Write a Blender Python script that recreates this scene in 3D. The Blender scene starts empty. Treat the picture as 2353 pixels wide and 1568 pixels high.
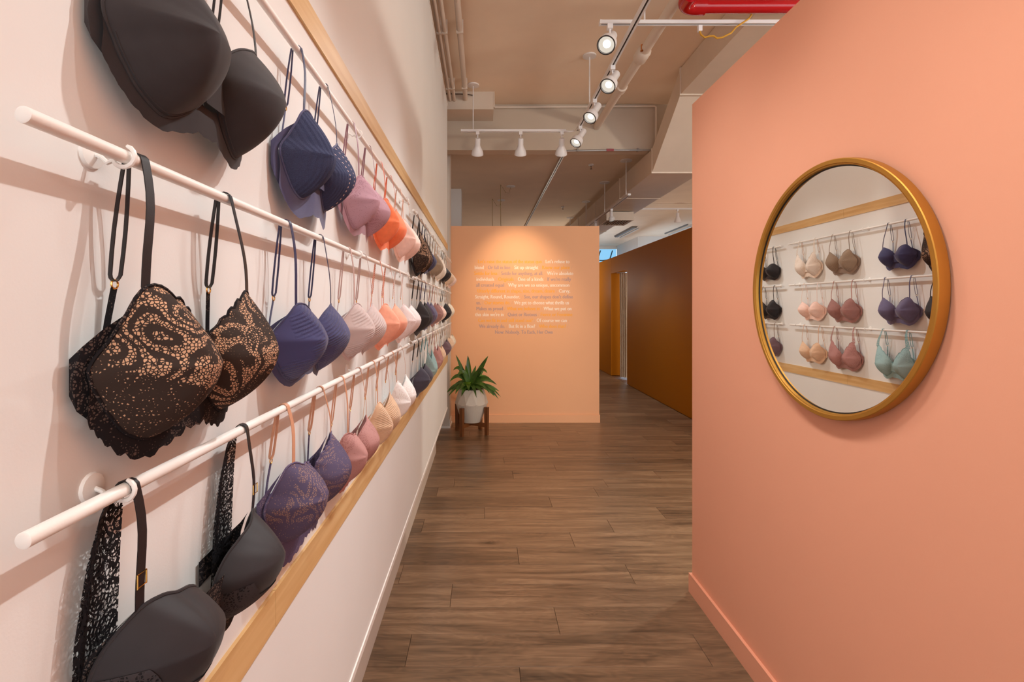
import bpy, bmesh, math, random
from mathutils import Vector, Matrix

# ------------------------------------------------------------------ camera
S = bpy.context.scene
COL = S.collection
F, PX, PY, H = 1140.0, 1110.0, 705.0, 1.425      # focal length (px of 2353), vanishing point, eye height


def at(px, py, Y):
    return Vector(((px - PX) / F * Y, Y, H - (py - PY) / F * Y))


cam = bpy.data.cameras.new('camera')
cam.sensor_width = 36.0
cam.lens = F / 2353.0 * 36.0
cam.shift_x = (1176.5 - PX) / 2353.0
cam.shift_y = -(784.0 - PY) / 2353.0
cam.clip_start = 0.02
camo = bpy.data.objects.new('camera', cam)
camo.location = (0, 0, H)
camo.rotation_euler = (math.pi / 2, 0, 0)
COL.objects.link(camo)
S.camera = camo

# ------------------------------------------------------------------ world, exposure
W = bpy.data.worlds.new('daylight')
S.world = W
W.use_nodes = True
W.node_tree.nodes['Background'].inputs[0].default_value = (0.86, 0.95, 1.0, 1)
W.node_tree.nodes['Background'].inputs[1].default_value = 1.15
S.view_settings.view_transform = 'Standard'
S.view_settings.look = 'None'
S.view_settings.exposure = 1.43
S.view_settings.gamma = 1.0
S.view_settings.use_curve_mapping = False
S.cycles.caustics_reflective = False
S.cycles.caustics_refractive = False
S.cycles.sample_clamp_indirect = 6.0
S.cycles.max_bounces = 10
S.cycles.diffuse_bounces = 6
S.cycles.transparent_max_bounces = 16
S.cycles.use_denoising = True
SPOT_COL = (1.0, 0.99, 0.965)
SPOT_W = 20.5
FILL_COL = (1.0, 0.88, 0.74)

random.seed(7)
PI = math.pi

# ------------------------------------------------------------------ mesh helper


class MB:
    def __init__(self):
        self.v, self.f = [], []

    def box(self, x0, x1, y0, y1, z0, z1):
        n = len(self.v)
        self.v += [(x, y, z) for z in (z0, z1) for y in (y0, y1) for x in (x0, x1)]
        for q in ((0, 2, 3, 1), (4, 5, 7, 6), (0, 1, 5, 4), (2, 6, 7, 3), (0, 4, 6, 2), (1, 3, 7, 5)):
            self.f.append(tuple(n + i for i in q))
        return self

    def hexa(self, pts):                       # 4 bottom ring + 4 top ring
        n = len(self.v)
        self.v += [tuple(p) for p in pts]
        for q in ((0, 3, 2, 1), (4, 5, 6, 7), (0, 1, 5, 4), (1, 2, 6, 5), (2, 3, 7, 6), (3, 0, 4, 7)):
            self.f.append(tuple(n + i for i in q))
        return self

    def grid(self, rows, close_u=False):
        n = len(self.v)
        m = len(rows[0])
        for r in rows:
            self.v += [tuple(p) for p in r]
        for i in range(len(rows) - 1):
            for j in range(m if close_u else m - 1):
                k = (j + 1) % m
                self.f.append((n + i * m + j, n + i * m + k, n + (i + 1) * m + k, n + (i + 1) * m + j))
        return n

    def tube(self, pts, r, seg=8, closed=False, caps=True):
        pts = [Vector(p) for p in pts]
        N = len(pts)
        rr = r if isinstance(r, (list, tuple)) else [r] * N
        rows = []
        up = None
        for i in range(N):
            if closed:
                t = pts[(i + 1) % N] - pts[i - 1]
            else:
                t = pts[min(i + 1, N - 1)] - pts[max(i - 1, 0)]
            t.normalize()
            if up is None:
                up = Vector((0, 0, 1)) if abs(t.z) < 0.9 else Vector((1, 0, 0))
            up = up - t * up.dot(t)
            if up.length < 1e-5:
                up = t.orthogonal()
            up.normalize()
            s = t.cross(up)
            rows.append([pts[i] + (up * math.cos(a) + s * math.sin(a)) * rr[i] for a in [2 * PI * k / seg for k in range(seg)]])
        if closed:
            rows.append(rows[0])
        n = self.grid(rows, True)
        if caps and not closed:
            self.f.append(tuple(n + k for k in range(seg))[::-1])
            self.f.append(tuple(n + (N - 1) * seg + k for k in range(seg)))
        return self

    def lathe(self, prof, seg=24, M=None, caps=(False, False)):   # prof: (r, z)
        M = M or Matrix.Identity(4)
        rows = [[M @ Vector((r * math.cos(2 * PI * k / seg), r * math.sin(2 * PI * k / seg), z)) for k in range(seg)] for r, z in prof]
        n = self.grid(rows, True)
        if caps[0]:
            self.f.append(tuple(n + k for k in range(seg))[::-1])
        if caps[1]:
            self.f.append(tuple(n + (len(prof) - 1) * seg + k for k in range(seg)))
        return self

    def ribbon(self, pts, widths, sides, th=0.0005):
        rows = []
        N = len(pts)
        for i in range(N):
            p = Vector(pts[i])
            t = Vector(pts[min(i + 1, N - 1)]) - Vector(pts[max(i - 1, 0)])
            s = Vector(sides[i] if isinstance(sides, list) else sides).normalized()
            nrm = t.cross(s)
            nrm = nrm.normalized() * th if nrm.length > 1e-9 else Vector((0, th, 0))
            w = widths[i] if isinstance(widths, (list, tuple)) else widths
            a, b = p - s * w / 2, p + s * w / 2
            rows.append([a - nrm, b - nrm, b + nrm, a + nrm])
        n = self.grid(rows, True)
        self.f.append((n, n + 1, n + 2, n + 3))
        m = n + (N - 1) * 4
        self.f.append((m + 3, m + 2, m + 1, m))
        return self

    def mesh(self, name, mat=None, smooth=False):
        me = bpy.data.meshes.new(name)
        me.from_pydata([tuple(p) for p in self.v], [], self.f)
        if mat:
            me.materials.append(mat)
        bm = bmesh.new()
        bm.from_mesh(me)
        bmesh.ops.recalc_face_normals(bm, faces=bm.faces)
        bm.to_mesh(me)
        bm.free()
        if smooth:
            for p in me.polygons:
                p.use_smooth = True
            me.set_sharp_from_angle(angle=math.radians(42))
        return me

    def build(self, name, mat=None, parent=None, smooth=False, label=None):
        return link(name, self.mesh(name, mat, smooth), parent, label)


def link(name, data, parent=None, label=None):
    o = bpy.data.objects.new(name, data)
    COL.objects.link(o)
    if parent is not None:
        o.parent = parent
    if label:
        o['label'] = label
    return o


def tag(o, label, cat, group=None):
    o['label'] = label
    o['category'] = cat
    if group:
        o['group'] = group
    return o


def thing(name, label, cat, loc=(0, 0, 0), rz=0.0, group=None):
    o = link(name, None)
    o.empty_display_size = 0.05
    o.location = loc
    o.rotation_euler = (0, 0, rz)
    return tag(o, label, cat, group)


def struct(name, mb, mat, smooth=False, label=None, cat=None):
    o = mb.build(name, mat, None, smooth)
    o['kind'] = 'structure'
    if label:
        o['label'] = label
    if cat:
        o['category'] = cat
    return o


# ------------------------------------------------------------------ materials
def lin(c):
    c = c / 255.0
    return c / 12.92 if c <= 0.04045 else ((c + 0.055) / 1.055) ** 2.4


def ph(r, g, b, k=1.0):                      # a colour read under the warm spots -> albedo
    return tuple(max(0.002, min(0.92, k * lin(c) / i)) for c, i in zip((r, g, b), (1.05, 0.86, 0.73))) + (1,)


MATS = {}


def newmat(name):
    m = bpy.data.materials.new(name)
    m.use_nodes = True
    nt = m.node_tree
    return m, nt, nt.nodes['Principled BSDF'], nt.nodes['Material Output']


def N(nt, typ, **kw):
    n = nt.nodes.new(typ)
    for k, v in kw.items():
        if k.startswith('i_'):
            n.inputs[k[2:].replace('_', ' ')].default_value = v
        else:
            setattr(n, k, v)
    return n


def plain(name, col, rough=0.6, metal=0.0, bump=0.0, bscale=200.0, var=0.0, spec=0.5, vscale=3.0, sheen=0.0):
    if name in MATS:
        return MATS[name]
    m, nt, p, out = newmat(name)
    p.inputs['Base Color'].default_value = col if len(col) == 4 else tuple(col) + (1,)
    p.inputs['Roughness'].default_value = rough
    p.inputs['Metallic'].default_value = metal
    p.inputs['Specular IOR Level'].default_value = spec
    if sheen:
        p.inputs['Sheen Weight'].default_value = sheen
        p.inputs['Sheen Roughness'].default_value = 0.5
    tc = N(nt, 'ShaderNodeTexCoord')
    if var:
        nz = N(nt, 'ShaderNodeTexNoise', i_Scale=vscale, i_Detail=3.0)
        nt.links.new(tc.outputs['Object'], nz.inputs['Vector'])
        hs = N(nt, 'ShaderNodeMapRange')
        hs.inputs[1].default_value, hs.inputs[2].default_value = 0.3, 0.7
        hs.inputs[3].default_value, hs.inputs[4].default_value = 1 - var, 1 + var
        nt.links.new(nz.outputs[0], hs.inputs[0])
        mx = N(nt, 'ShaderNodeMix', data_type='RGBA', blend_type='MULTIPLY')
        mx.inputs[0].default_value = 1.0
        mx.inputs[6].default_value = p.inputs['Base Color'].default_value
        nt.links.new(hs.outputs[0], mx.inputs[7])
        nt.links.new(mx.outputs[2], p.inputs['Base Color'])
    if bump:
        nb = N(nt, 'ShaderNodeTexNoise', i_Scale=bscale, i_Detail=2.0)
        nt.links.new(tc.outputs['Object'], nb.inputs['Vector'])
        b = N(nt, 'ShaderNodeBump', i_Strength=bump, i_Distance=0.002)
        nt.links.new(nb.outputs[0], b.inputs['Height'])
        nt.links.new(b.outputs[0], p.inputs['Normal'])
    MATS[name] = m
    return m


def emit(name, col, strength):
    if name in MATS:
        return MATS[name]
    m, nt, p, out = newmat(name)
    p.inputs['Base Color'].default_value = (0.02, 0.02, 0.02, 1)
    p.inputs['Emission Color'].default_value = tuple(col) + (1,)
    p.inputs['Emission Strength'].default_value = strength
    MATS[name] = m
    return m


def fabric(name, col, rough=0.75, sheen=0.25, bump=0.12):
    return plain(name, col, rough=rough, bump=bump, bscale=2600.0, var=0.06, vscale=60.0, spec=0.25, sheen=sheen)


def satin(name, col):
    return plain(name, col, rough=0.42, bump=0.1, bscale=1200.0, spec=0.45)


def M2(nt, op, a, b, clamp=False):
    n = N(nt, 'ShaderNodeMath', operation=op)
    n.use_clamp = clamp
    for i, x in enumerate((a, b)):
        if x is None:
            continue
        if isinstance(x, (int, float)):
            n.inputs[i].default_value = x
        else:
            nt.links.new(x, n.inputs[i])
    return n.outputs[0]


def lace_factor(nt, cell=270.0, seed=0.0, motif=20.0, solid_w=0.36, mot_w=0.5, net_w=0.15, dots=False):
    """1 = thread, 0 = hole: a net with denser scrolling motifs worked into it"""
    tc = N(nt, 'ShaderNodeTexCoord')
    mp = N(nt, 'ShaderNodeMapping')
    mp.inputs['Location'].default_value = (seed, seed * 1.7, seed * 0.6)
    nt.links.new(tc.outputs['Object'], mp.inputs['Vector'])
    nz = N(nt, 'ShaderNodeTexNoise', i_Scale=motif, i_Detail=1.0, i_Roughness=0.4)
    nt.links.new(mp.outputs[0], nz.inputs['Vector'])
    band = M2(nt, 'SINE', M2(nt, 'MULTIPLY', nz.outputs[0], 70.0), None)
    vo = N(nt, 'ShaderNodeTexVoronoi', feature='DISTANCE_TO_EDGE', i_Scale=cell)
    vo.inputs['Randomness'].default_value = 0.8
    nt.links.new(mp.outputs[0], vo.inputs['Vector'])
    # thread gets wide inside the motifs and thin in the open net
    wid = N(nt, 'ShaderNodeMapRange', interpolation_type='SMOOTHSTEP')
    nt.links.new(band, wid.inputs[0])
    wid.inputs[1].default_value, wid.inputs[2].default_value = 0.0, 0.9
    wid.inputs[3].default_value, wid.inputs[4].default_value = net_w, mot_w
    big = N(nt, 'ShaderNodeTexNoise', i_Scale=motif * 0.75, i_Detail=0.0)
    nt.links.new(tc.outputs['Object'], big.inputs['Vector'])
    solid = N(nt, 'ShaderNodeMapRange', interpolation_type='SMOOTHSTEP')
    nt.links.new(big.outputs[0], solid.inputs[0])
    solid.inputs[1].default_value, solid.inputs[2].default_value = 0.40, 0.54
    w2 = M2(nt, 'MAXIMUM', wid.outputs[0], M2(nt, 'MULTIPLY', solid.outputs[0], solid_w))
    if dots:                                   # round bead-like holes
        vo.feature = 'F1'
        vo.inputs['Randomness'].default_value = 0.75
        d = M2(nt, 'SUBTRACT', vo.outputs['Distance'], M2(nt, 'SUBTRACT', 0.62, M2(nt, 'MULTIPLY', w2, 1.25)))
    else:
        d = M2(nt, 'SUBTRACT', w2, vo.outputs['Distance'])
    f = N(nt, 'ShaderNodeMapRange')
    nt.links.new(d, f.inputs[0])
    f.inputs[1].default_value, f.inputs[2].default_value = -0.03, 0.03
    return f.outputs[0], tc


def lace_over(name, base, thread, cell=270.0, seed=0.0, motif=20.0, op=0.96):
    if name in MATS:
        return MATS[name]
    m, nt, p, out = newmat(name)
    fac, tc = lace_factor(nt, cell, seed, motif, 0.33, 0.46, 0.13, False)
    fac2 = M2(nt, 'MULTIPLY', fac, op)
    mx = N(nt, 'ShaderNodeMix', data_type='RGBA')
    nt.links.new(fac2, mx.inputs[0])
    mx.inputs[6].default_value = base
    mx.inputs[7].default_value = thread
    nt.links.new(mx.outputs[2], p.inputs['Base Color'])
    p.inputs['Roughness'].default_value = 0.8
    p.inputs['Specular IOR Level'].default_value = 0.2
    b = N(nt, 'ShaderNodeBump', i_Strength=0.5, i_Distance=0.0012)
    nt.links.new(fac, b.inputs['Height'])
    nt.links.new(b.outputs[0], p.inputs['Normal'])
    MATS[name] = m
    return m


def lace_sheer(name, thread, cell=270.0, seed=0.0, motif=20.0):
    if name in MATS:
        return MATS[name]
    m, nt, p, out = newmat(name)
    fac, tc = lace_factor(nt, cell, seed, motif, 0.08, 0.30, 0.09)
    p.inputs['Base Color'].default_value = thread
    p.inputs['Roughness'].default_value = 0.8
    p.inputs['Specular IOR Level'].default_value = 0.2
    tr = N(nt, 'ShaderNodeBsdfTransparent')
    ms = N(nt, 'ShaderNodeMixShader')
    nt.links.new(fac, ms.inputs[0])
    nt.links.new(tr.outputs[0], ms.inputs[1])
    nt.links.new(p.outputs[0], ms.inputs[2])
    nt.links.new(ms.outputs[0], out.inputs[0])
    MATS[name] = m
    return m


def knit(name, col, hole):
    if name in MATS:
        return MATS[name]
    m, nt, p, out = newmat(name)
    tc = N(nt, 'ShaderNodeTexCoord')
    sp = N(nt, 'ShaderNodeSeparateXYZ')
    nt.links.new(tc.outputs['Object'], sp.inputs[0])
    cx = M2(nt, 'ADD', M2(nt, 'MULTIPLY', sp.outputs[0], 170.0), M2(nt, 'MULTIPLY', sp.outputs[2], 40.0))
    cz = M2(nt, 'MULTIPLY', sp.outputs[2], 130.0)
    fx = M2(nt, 'SUBTRACT', M2(nt, 'FRACT', cx, None), 0.5)
    fz = M2(nt, 'SUBTRACT', M2(nt, 'FRACT', cz, None), 0.5)
    r2 = M2(nt, 'ADD', M2(nt, 'MULTIPLY', M2(nt, 'POWER', fx, 2), 1.0), M2(nt, 'MULTIPLY', M2(nt, 'POWER', fz, 2), 1.0))
    dot = M2(nt, 'LESS_THAN', r2, 0.055)
    alt = M2(nt, 'LESS_THAN', M2(nt, 'FRACT', M2(nt, 'MULTIPLY', M2(nt, 'FLOOR', cx, None), 0.3334), None), 0.3)
    mask = M2(nt, 'MULTIPLY', dot, alt)
    rib = M2(nt, 'ABSOLUTE', fx, None)
    nz = N(nt, 'ShaderNodeTexNoise', i_Scale=700.0)
    nt.links.new(tc.outputs['Object'], nz.inputs['Vector'])
    mx = N(nt, 'ShaderNodeMix', data_type='RGBA')
    nt.links.new(mask, mx.inputs[0])
    sh = N(nt, 'ShaderNodeMix', data_type='RGBA')
    nt.links.new(nz.outputs[0], sh.inputs[0])
    sh.inputs[6].default_value = tuple(c * 0.55 for c in col[:3]) + (1,)
    sh.inputs[7].default_value = tuple(c * 1.5 for c in col[:3]) + (1,)
    nt.links.new(sh.outputs[2], mx.inputs[6])
    mx.inputs[7].default_value = hole
    nt.links.new(mx.outputs[2], p.inputs['Base Color'])
    p.inputs['Roughness'].default_value = 0.85
    p.inputs['Specular IOR Level'].default_value = 0.2
    hgt = M2(nt, 'ADD', M2(nt, 'MULTIPLY', rib, -1.2), M2(nt, 'MULTIPLY', nz.outputs[0], 0.5))
    b = N(nt, 'ShaderNodeBump', i_Strength=0.8, i_Distance=0.002)
    nt.links.new(hgt, b.inputs['Height'])
    nt.links.new(b.outputs[0], p.inputs['Normal'])
    MATS[name] = m
    return m


def ribbed(name, col, scale=150.0, ang=0.6, amount=0.5):
    """fabric with an embossed fan of fine ribs"""
    if name in MATS:
        return MATS[name]
    m, nt, p, out = newmat(name)
    p.inputs['Base Color'].default_value = col
    p.inputs['Roughness'].default_value = 0.72
    p.inputs['Specular IOR Level'].default_value = 0.25
    p.inputs['Sheen Weight'].default_value = 0.2
    tc = N(nt, 'ShaderNodeTexCoord')
    mp = N(nt, 'ShaderNodeMapping')
    mp.inputs['Rotation'].default_value = (0, ang, 0)
    nt.links.new(tc.outputs['Object'], mp.inputs['Vector'])
    wv = N(nt, 'ShaderNodeTexWave', wave_type='BANDS', bands_direction='Z', i_Scale=scale / 3.0, i_Distortion=1.2, i_Detail=1.0)
    wv.inputs['Detail Scale'].default_value = 12.0
    nt.links.new(mp.outputs[0], wv.inputs['Vector'])
    nz = N(nt, 'ShaderNodeTexNoise', i_Scale=22.0)
    nt.links.new(tc.outputs['Object'], nz.inputs['Vector'])
    mr = N(nt, 'ShaderNodeMapRange')
    mr.inputs[1].default_value, mr.inputs[2].default_value = 0.42, 0.56
    nt.links.new(nz.outputs[0], mr.inputs[0])
    hgt = M2(nt, 'MULTIPLY', wv.outputs['Fac'], mr.outputs[0])
    b = N(nt, 'ShaderNodeBump', i_Strength=amount, i_Distance=0.0025)
    nt.links.new(hgt, b.inputs['Height'])
    nt.links.new(b.outputs[0], p.inputs['Normal'])
    MATS[name] = m
    return m


def wood_plank():
    m, nt, p, out = newmat('oak_laminate')
    tc = N(nt, 'ShaderNodeTexCoord')
    oi = N(nt, 'ShaderNodeObjectInfo')
    off = N(nt, 'ShaderNodeCombineXYZ')
    for i, k in enumerate((37.0, 11.0, 5.0)):
        nt.links.new(M2(nt, 'MULTIPLY', oi.outputs['Random'], k), off.inputs[i])
    ad = N(nt, 'ShaderNodeVectorMath', operation='ADD')
    nt.links.new(tc.outputs['Object'], ad.inputs[0])
    nt.links.new(off.outputs[0], ad.inputs[1])
    m1 = N(nt, 'ShaderNodeMapping')
    m1.inputs['Scale'].default_value = (1.6, 17.0, 1.0)
    nt.links.new(ad.outputs[0], m1.inputs['Vector'])
    g1 = N(nt, 'ShaderNodeTexNoise', i_Scale=1.2, i_Detail=5.0, i_Roughness=0.52, i_Distortion=0.8)
    nt.links.new(m1.outputs[0], g1.inputs['Vector'])
    m2 = N(nt, 'ShaderNodeMapping')
    m2.inputs['Scale'].default_value = (2.0, 8.5, 1.0)
    nt.links.new(ad.outputs[0], m2.inputs['Vector'])
    g2 = N(nt, 'ShaderNodeTexNoise', i_Scale=1.1, i_Detail=3.0, i_Distortion=0.6)
    nt.links.new(m2.outputs[0], g2.inputs['Vector'])
    # flame grain rings
    rg = M2(nt, 'SINE', M2(nt, 'MULTIPLY', g2.outputs[0], 75.0), None)
    rg = M2(nt, 'MULTIPLY', M2(nt, 'ADD', rg, 1.0), 0.5)
    fine = N(nt, 'ShaderNodeMapping')
    fine.inputs['Scale'].default_value = (6.0, 260.0, 1.0)
    nt.links.new(ad.outputs[0], fine.inputs['Vector'])
    g3 = N(nt, 'ShaderNodeTexNoise', i_Scale=1.0, i_Detail=2.0)
    nt.links.new(fine.outputs[0], g3.inputs['Vector'])
    s = M2(nt, 'ADD', M2(nt, 'MULTIPLY', g1.outputs[0], 0.68), M2(nt, 'MULTIPLY', rg, 0.055))
    s = M2(nt, 'ADD', s, M2(nt, 'MULTIPLY', g3.outputs[0], 0.15))
    s = M2(nt, 'ADD', s, M2(nt, 'MULTIPLY', M2(nt, 'SUBTRACT', oi.outputs['Random'], 0.5), 0.13))
    # knots
    m4 = N(nt, 'ShaderNodeMapping')
    m4.inputs['Scale'].default_value = (1.3, 3.4, 1.0)
    nt.links.new(ad.outputs[0], m4.inputs['Vector'])
    kn = N(nt, 'ShaderNodeTexVoronoi', i_Scale=1.15)
    nt.links.new(m4.outputs[0], kn.inputs['Vector'])
    kk = N(nt, 'ShaderNodeMapRange', interpolation_type='SMOOTHSTEP')
    kk.inputs[1].default_value, kk.inputs[2].default_value = 0.0, 0.14
    kk.inputs[3].default_value, kk.inputs[4].default_value = -0.20, 0.0
    nt.links.new(kn.outputs['Distance'], kk.inputs[0])
    s = M2(nt, 'ADD', s, kk.outputs[0])
    cr = N(nt, 'ShaderNodeValToRGB')
    e = cr.color_ramp.elements
    e[0].position, e[0].color = 0.18, ph(60, 44, 31)
    e[1].position, e[1].color = 0.68, ph(172, 130, 95)
    k = e.new(0.45)
    k.color = ph(133, 97, 69)
    nt.links.new(s, cr.inputs[0])
    nt.links.new(cr.outputs[0], p.inputs['Base Color'])
    p.inputs['Roughness'].default_value = 0.29
    p.inputs['Specular IOR Level'].default_value = 0.5
    b = N(nt, 'ShaderNodeBump', i_Strength=0.12, i_Distance=0.002)
    nt.links.new(s, b.inputs['Height'])
    nt.links.new(b.outputs[0], p.inputs['Normal'])
    return m


def wood_simple(name, c0, c1, axis=1, rough=0.5):
    if name in MATS:
        return MATS[name]
    m, nt, p, out = newmat(name)
    tc = N(nt, 'ShaderNodeTexCoord')
    mp = N(nt, 'ShaderNodeMapping')
    sc = [26.0, 26.0, 26.0]
    sc[axis] = 1.6
    mp.inputs['Scale'].default_value = sc
    nt.links.new(tc.outputs['Object'], mp.inputs['Vector'])
    nz = N(nt, 'ShaderNodeTexNoise', i_Scale=1.5, i_Detail=4.0, i_Distortion=0.8)
    nt.links.new(mp.outputs[0], nz.inputs['Vector'])
    cr = N(nt, 'ShaderNodeValToRGB')
    cr.color_ramp.elements[0].position, cr.color_ramp.elements[0].color = 0.3, c0
    cr.color_ramp.elements[1].position, cr.color_ramp.elements[1].color = 0.7, c1
    nt.links.new(nz.outputs[0], cr.inputs[0])
    nt.links.new(cr.outputs[0], p.inputs['Base Color'])
    p.inputs['Roughness'].default_value = rough
    MATS[name] = m
    return m


WHITE = plain('white_wall_paint', (0.775, 0.79, 0.785), 0.75, bump=0.05, bscale=350, var=0.012, spec=0.3)
WHITE_TRIM = plain('white_trim_paint', (0.86, 0.84, 0.81), 0.45)
CEIL = plain('ceiling_paint', (0.88, 0.72, 0.56), 0.8, bump=0.12, bscale=40, var=0.03, spec=0.2)
SALMON = plain('salmon_paint', (0.80, 0.375, 0.245), 0.62, bump=0.04, bscale=400, var=0.01, spec=0.3)
SALMON_END = plain('pale_salmon_paint', (0.82, 0.43, 0.235), 0.65, bump=0.04, bscale=400, var=0.01, spec=0.3)
ORANGE = plain('burnt_orange_paint', (0.47, 0.155, 0.0005), 0.55, var=0.015, spec=0.12)
GREYW = plain('grey_plaster', (0.62, 0.56, 0.50), 0.8, bump=0.08, bscale=60, var=0.03)
DUCT = plain('painted_duct', (0.69, 0.59, 0.49), 0.6, var=0.03, vscale=4)
RAILM = plain('white_powder_coat', (0.86, 0.86, 0.84), 0.38, bump=0.05, bscale=500)
TRACKW = plain('white_track_metal', (0.78, 0.75, 0.74), 0.4)
DARK = plain('dark_slot', (0.03, 0.025, 0.02), 0.6)
GOLD = plain('gold_hardware', (0.85, 0.50, 0.14), 0.22, metal=1.0)
PLY = wood_simple('birch_ply', ph(208, 152, 92), ph(226, 176, 118), 1, 0.45)
BRASS = plain('antique_brass', (0.50, 0.25, 0.045), 0.5, metal=0.8, var=0.06, vscale=9)
RED = plain('red_gloss_paint', (0.42, 0.004, 0.008), 0.18, bump=0.1, bscale=60)

# ------------------------------------------------------------------ setting
XW, XR = -0.3575, -0.3275        # face of the display wall, axis of the rails
WEND = 4.95
ZC, ZC2 = 3.68, 3.295

# display wall
wl = struct('wall_left', MB().box(XW - 0.09, XW, -1.6, WEND, 0.41, 3.43), WHITE)
MB().box(-0.535, -0.46, -1.6, WEND - 0.1, 0.0, 0.41).build('plinth', GREYW, wl)
MB().box(-0.535, XW - 0.09, -1.6, WEND - 0.1, 0.41, 0.5).build('support_rail', GREYW, wl)
t1 = struct('trim_1', MB().box(XW, XW + 0.004, -1.6, WEND, 0.405, 0.424), WHITE_TRIM)
t2 = struct('trim_2', MB().box(XW - 0.095, XW + 0.004, -1.6, WEND, 3.43, 3.455), WHITE_TRIM)
# plywood bands on the display wall (each a run of boards)
for nm, z0, z1, lb in (('upper_wood_band', 1.984, 2.042, 'long pale birch wood band across white wall above the top rails'),
                       ('lower_wood_band', 0.881, 0.944, 'long pale birch wood band across white wall below the bottom rails')):
    r = thing(nm, lb, 'wood band', (XW, 0, z0))
    for y0, y1 in ((-1.6, 0.84), (0.841, 3.28), (3.281, WEND)):
        MB().box(0, 0.006, y0, y1, 0, z1 - z0).build('board', PLY, r)

# building side wall, pilaster, column
ws = struct('wall_side', MB().box(-0.65, -0.54, -3.0, 15.5, 0, ZC), GREYW)
tp = struct('trim_3', MB().box(-0.54, -0.393, 5.82, 6.08, 0, ZC2 - 0.005), GREYW)
struct('baseboard_pilaster', MB().box(-0.54, -0.381, 5.808, 6.08, 0, 0.022).box(-0.393, -0.387, 5.814, 6.08, 0.022, 0.09), WHITE_TRIM)
struct('trim_4', MB().box(-0.54, -0.345, 7.85, 8.15, 0, ZC2 - 0.005), plain('pale_grey_paint', (0.70, 0.66, 0.63), 0.7))

# end wall with the lettering
we = struct('wall_end', MB().box(-0.415, 1.429, 6.10, 6.24, 0, 2.418), SALMON_END)
struct('baseboard_end', MB().box(-0.415, 1.436, 6.088, 6.10, 0, 0.097), SALMON_END)

# right wall with baseboard
wr = struct('wall_right', MB().box(1.042, 1.17, -2.6, 2.472, 0, 2.433), SALMON)
struct('baseboard_right', MB().box(1.029, 1.042, -2.6, 2.484, 0, 0.093).box(1.042, 1.17, 2.472, 2.484, 0, 0.093), SALMON)

# orange wall with a doorway
wo = struct('wall_corridor', MB().box(2.65, 2.855, 5.2, 9.13, 0, 2.433).box(2.65, 2.855, 10.27, 14.6, 0, 2.433).box(2.651, 2.854, 9.131, 10.269, 2.11, 2.432), ORANGE)

# far walls
struct('wall_far', MB().box(-0.65, 3.2, 15.3, 15.45, 0, ZC2).box(4.12, 7.2, 13.2, 13.35, 0, ZC2).box(4.12, 4.25, 13.35, 15.3, 0, ZC2)
       .box(3.2, 4.12, 15.3, 15.45, 0, 1.9).box(3.2, 4.12, 15.3, 15.45, 3.2, ZC2), plain('white_far_wall', (0.74, 0.74, 0.73), 0.7))
struct('wall_outer', MB().box(7.2, 7.35, -3.0, 13.35, 0, ZC), GREYW)

# ceilings and beam
struct('ceiling', MB().box(-0.65, 7.35, -3.0, 5.55, ZC, ZC + 0.1).box(-0.65, 7.35, 5.69, 15.45, ZC2, ZC2 + 0.1), CEIL)
struct('beam', MB().box(-0.54, 7.2, 5.53, 5.69, 3.17, ZC), plain('beam_paint', (0.54, 0.45, 0.36), 0.75, var=0.03))

# floor: sub-floor plus individual planks
fl = struct('floor', MB().box(-0.65, 7.35, -3.0, 15.45, -0.08, -0.010), wood_simple('subfloor_board', ph(110, 76, 55), ph(140, 98, 74), 0))
PLANK = wood_plank()
PW, PLEN = 0.195, 1.22
plank_meshes = {}


def plank_mesh(L):
    L = round(L, 4)
    if L not in plank_meshes:
        mb = MB()
        a, b, g, c = L / 2 - 0.0006, PW / 2 - 0.0006, 0.0012, 0.0014
        mb.hexa([(-a, -b, -0.010), (a, -b, -0.010), (a, b, -0.010), (-a, b, -0.010), (-a, -b, -c), (a, -b, -c), (a, b, -c), (-a, b, -c)])
        n = len(mb.v)
        mb.f.remove((4, 5, 6, 7))
        mb.v += [(-a + g, -b + g, 0), (a - g, -b + g, 0), (a - g, b - g, 0), (-a + g, b - g, 0)]
        for i in range(4):
            j = (i + 1) % 4
            mb.f.append((4 + i, 4 + j, n + j, n + i))
        mb.f.append((n, n + 1, n + 2, n + 3))
        plank_meshes[L] = mb.mesh('plank', PLANK)
    return plank_meshes[L]


known = {2: 0.20, 1: 0.783, 0: -0.157, -1: 0.335, -2: -0.31, 3: 0.545}
Y0 = 2.352 + 0.0
rowi = -7
while True:
    y0 = Y0 + rowi * PW
    if y0 > 11.0:
        break
    xa = -0.50 if y0 < 6 else -0.53
    xb = 1.10 if y0 + PW < 2.3 else (2.64 if y0 > 2.4 else 1.9)
    j = known.get(rowi, random.uniform(-0.5, 0.7))
    x = j
    while x > xa:
        x -= PLEN
    while x < xb:
        s, e = max(x, xa), min(x + PLEN, xb)
        if e - s > 0.04:
            o = link('plank', plank_mesh(e - s), fl)
            o.location = ((s + e) / 2, y0 + PW / 2, 0)
        x += PLEN
    rowi += 1

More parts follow.
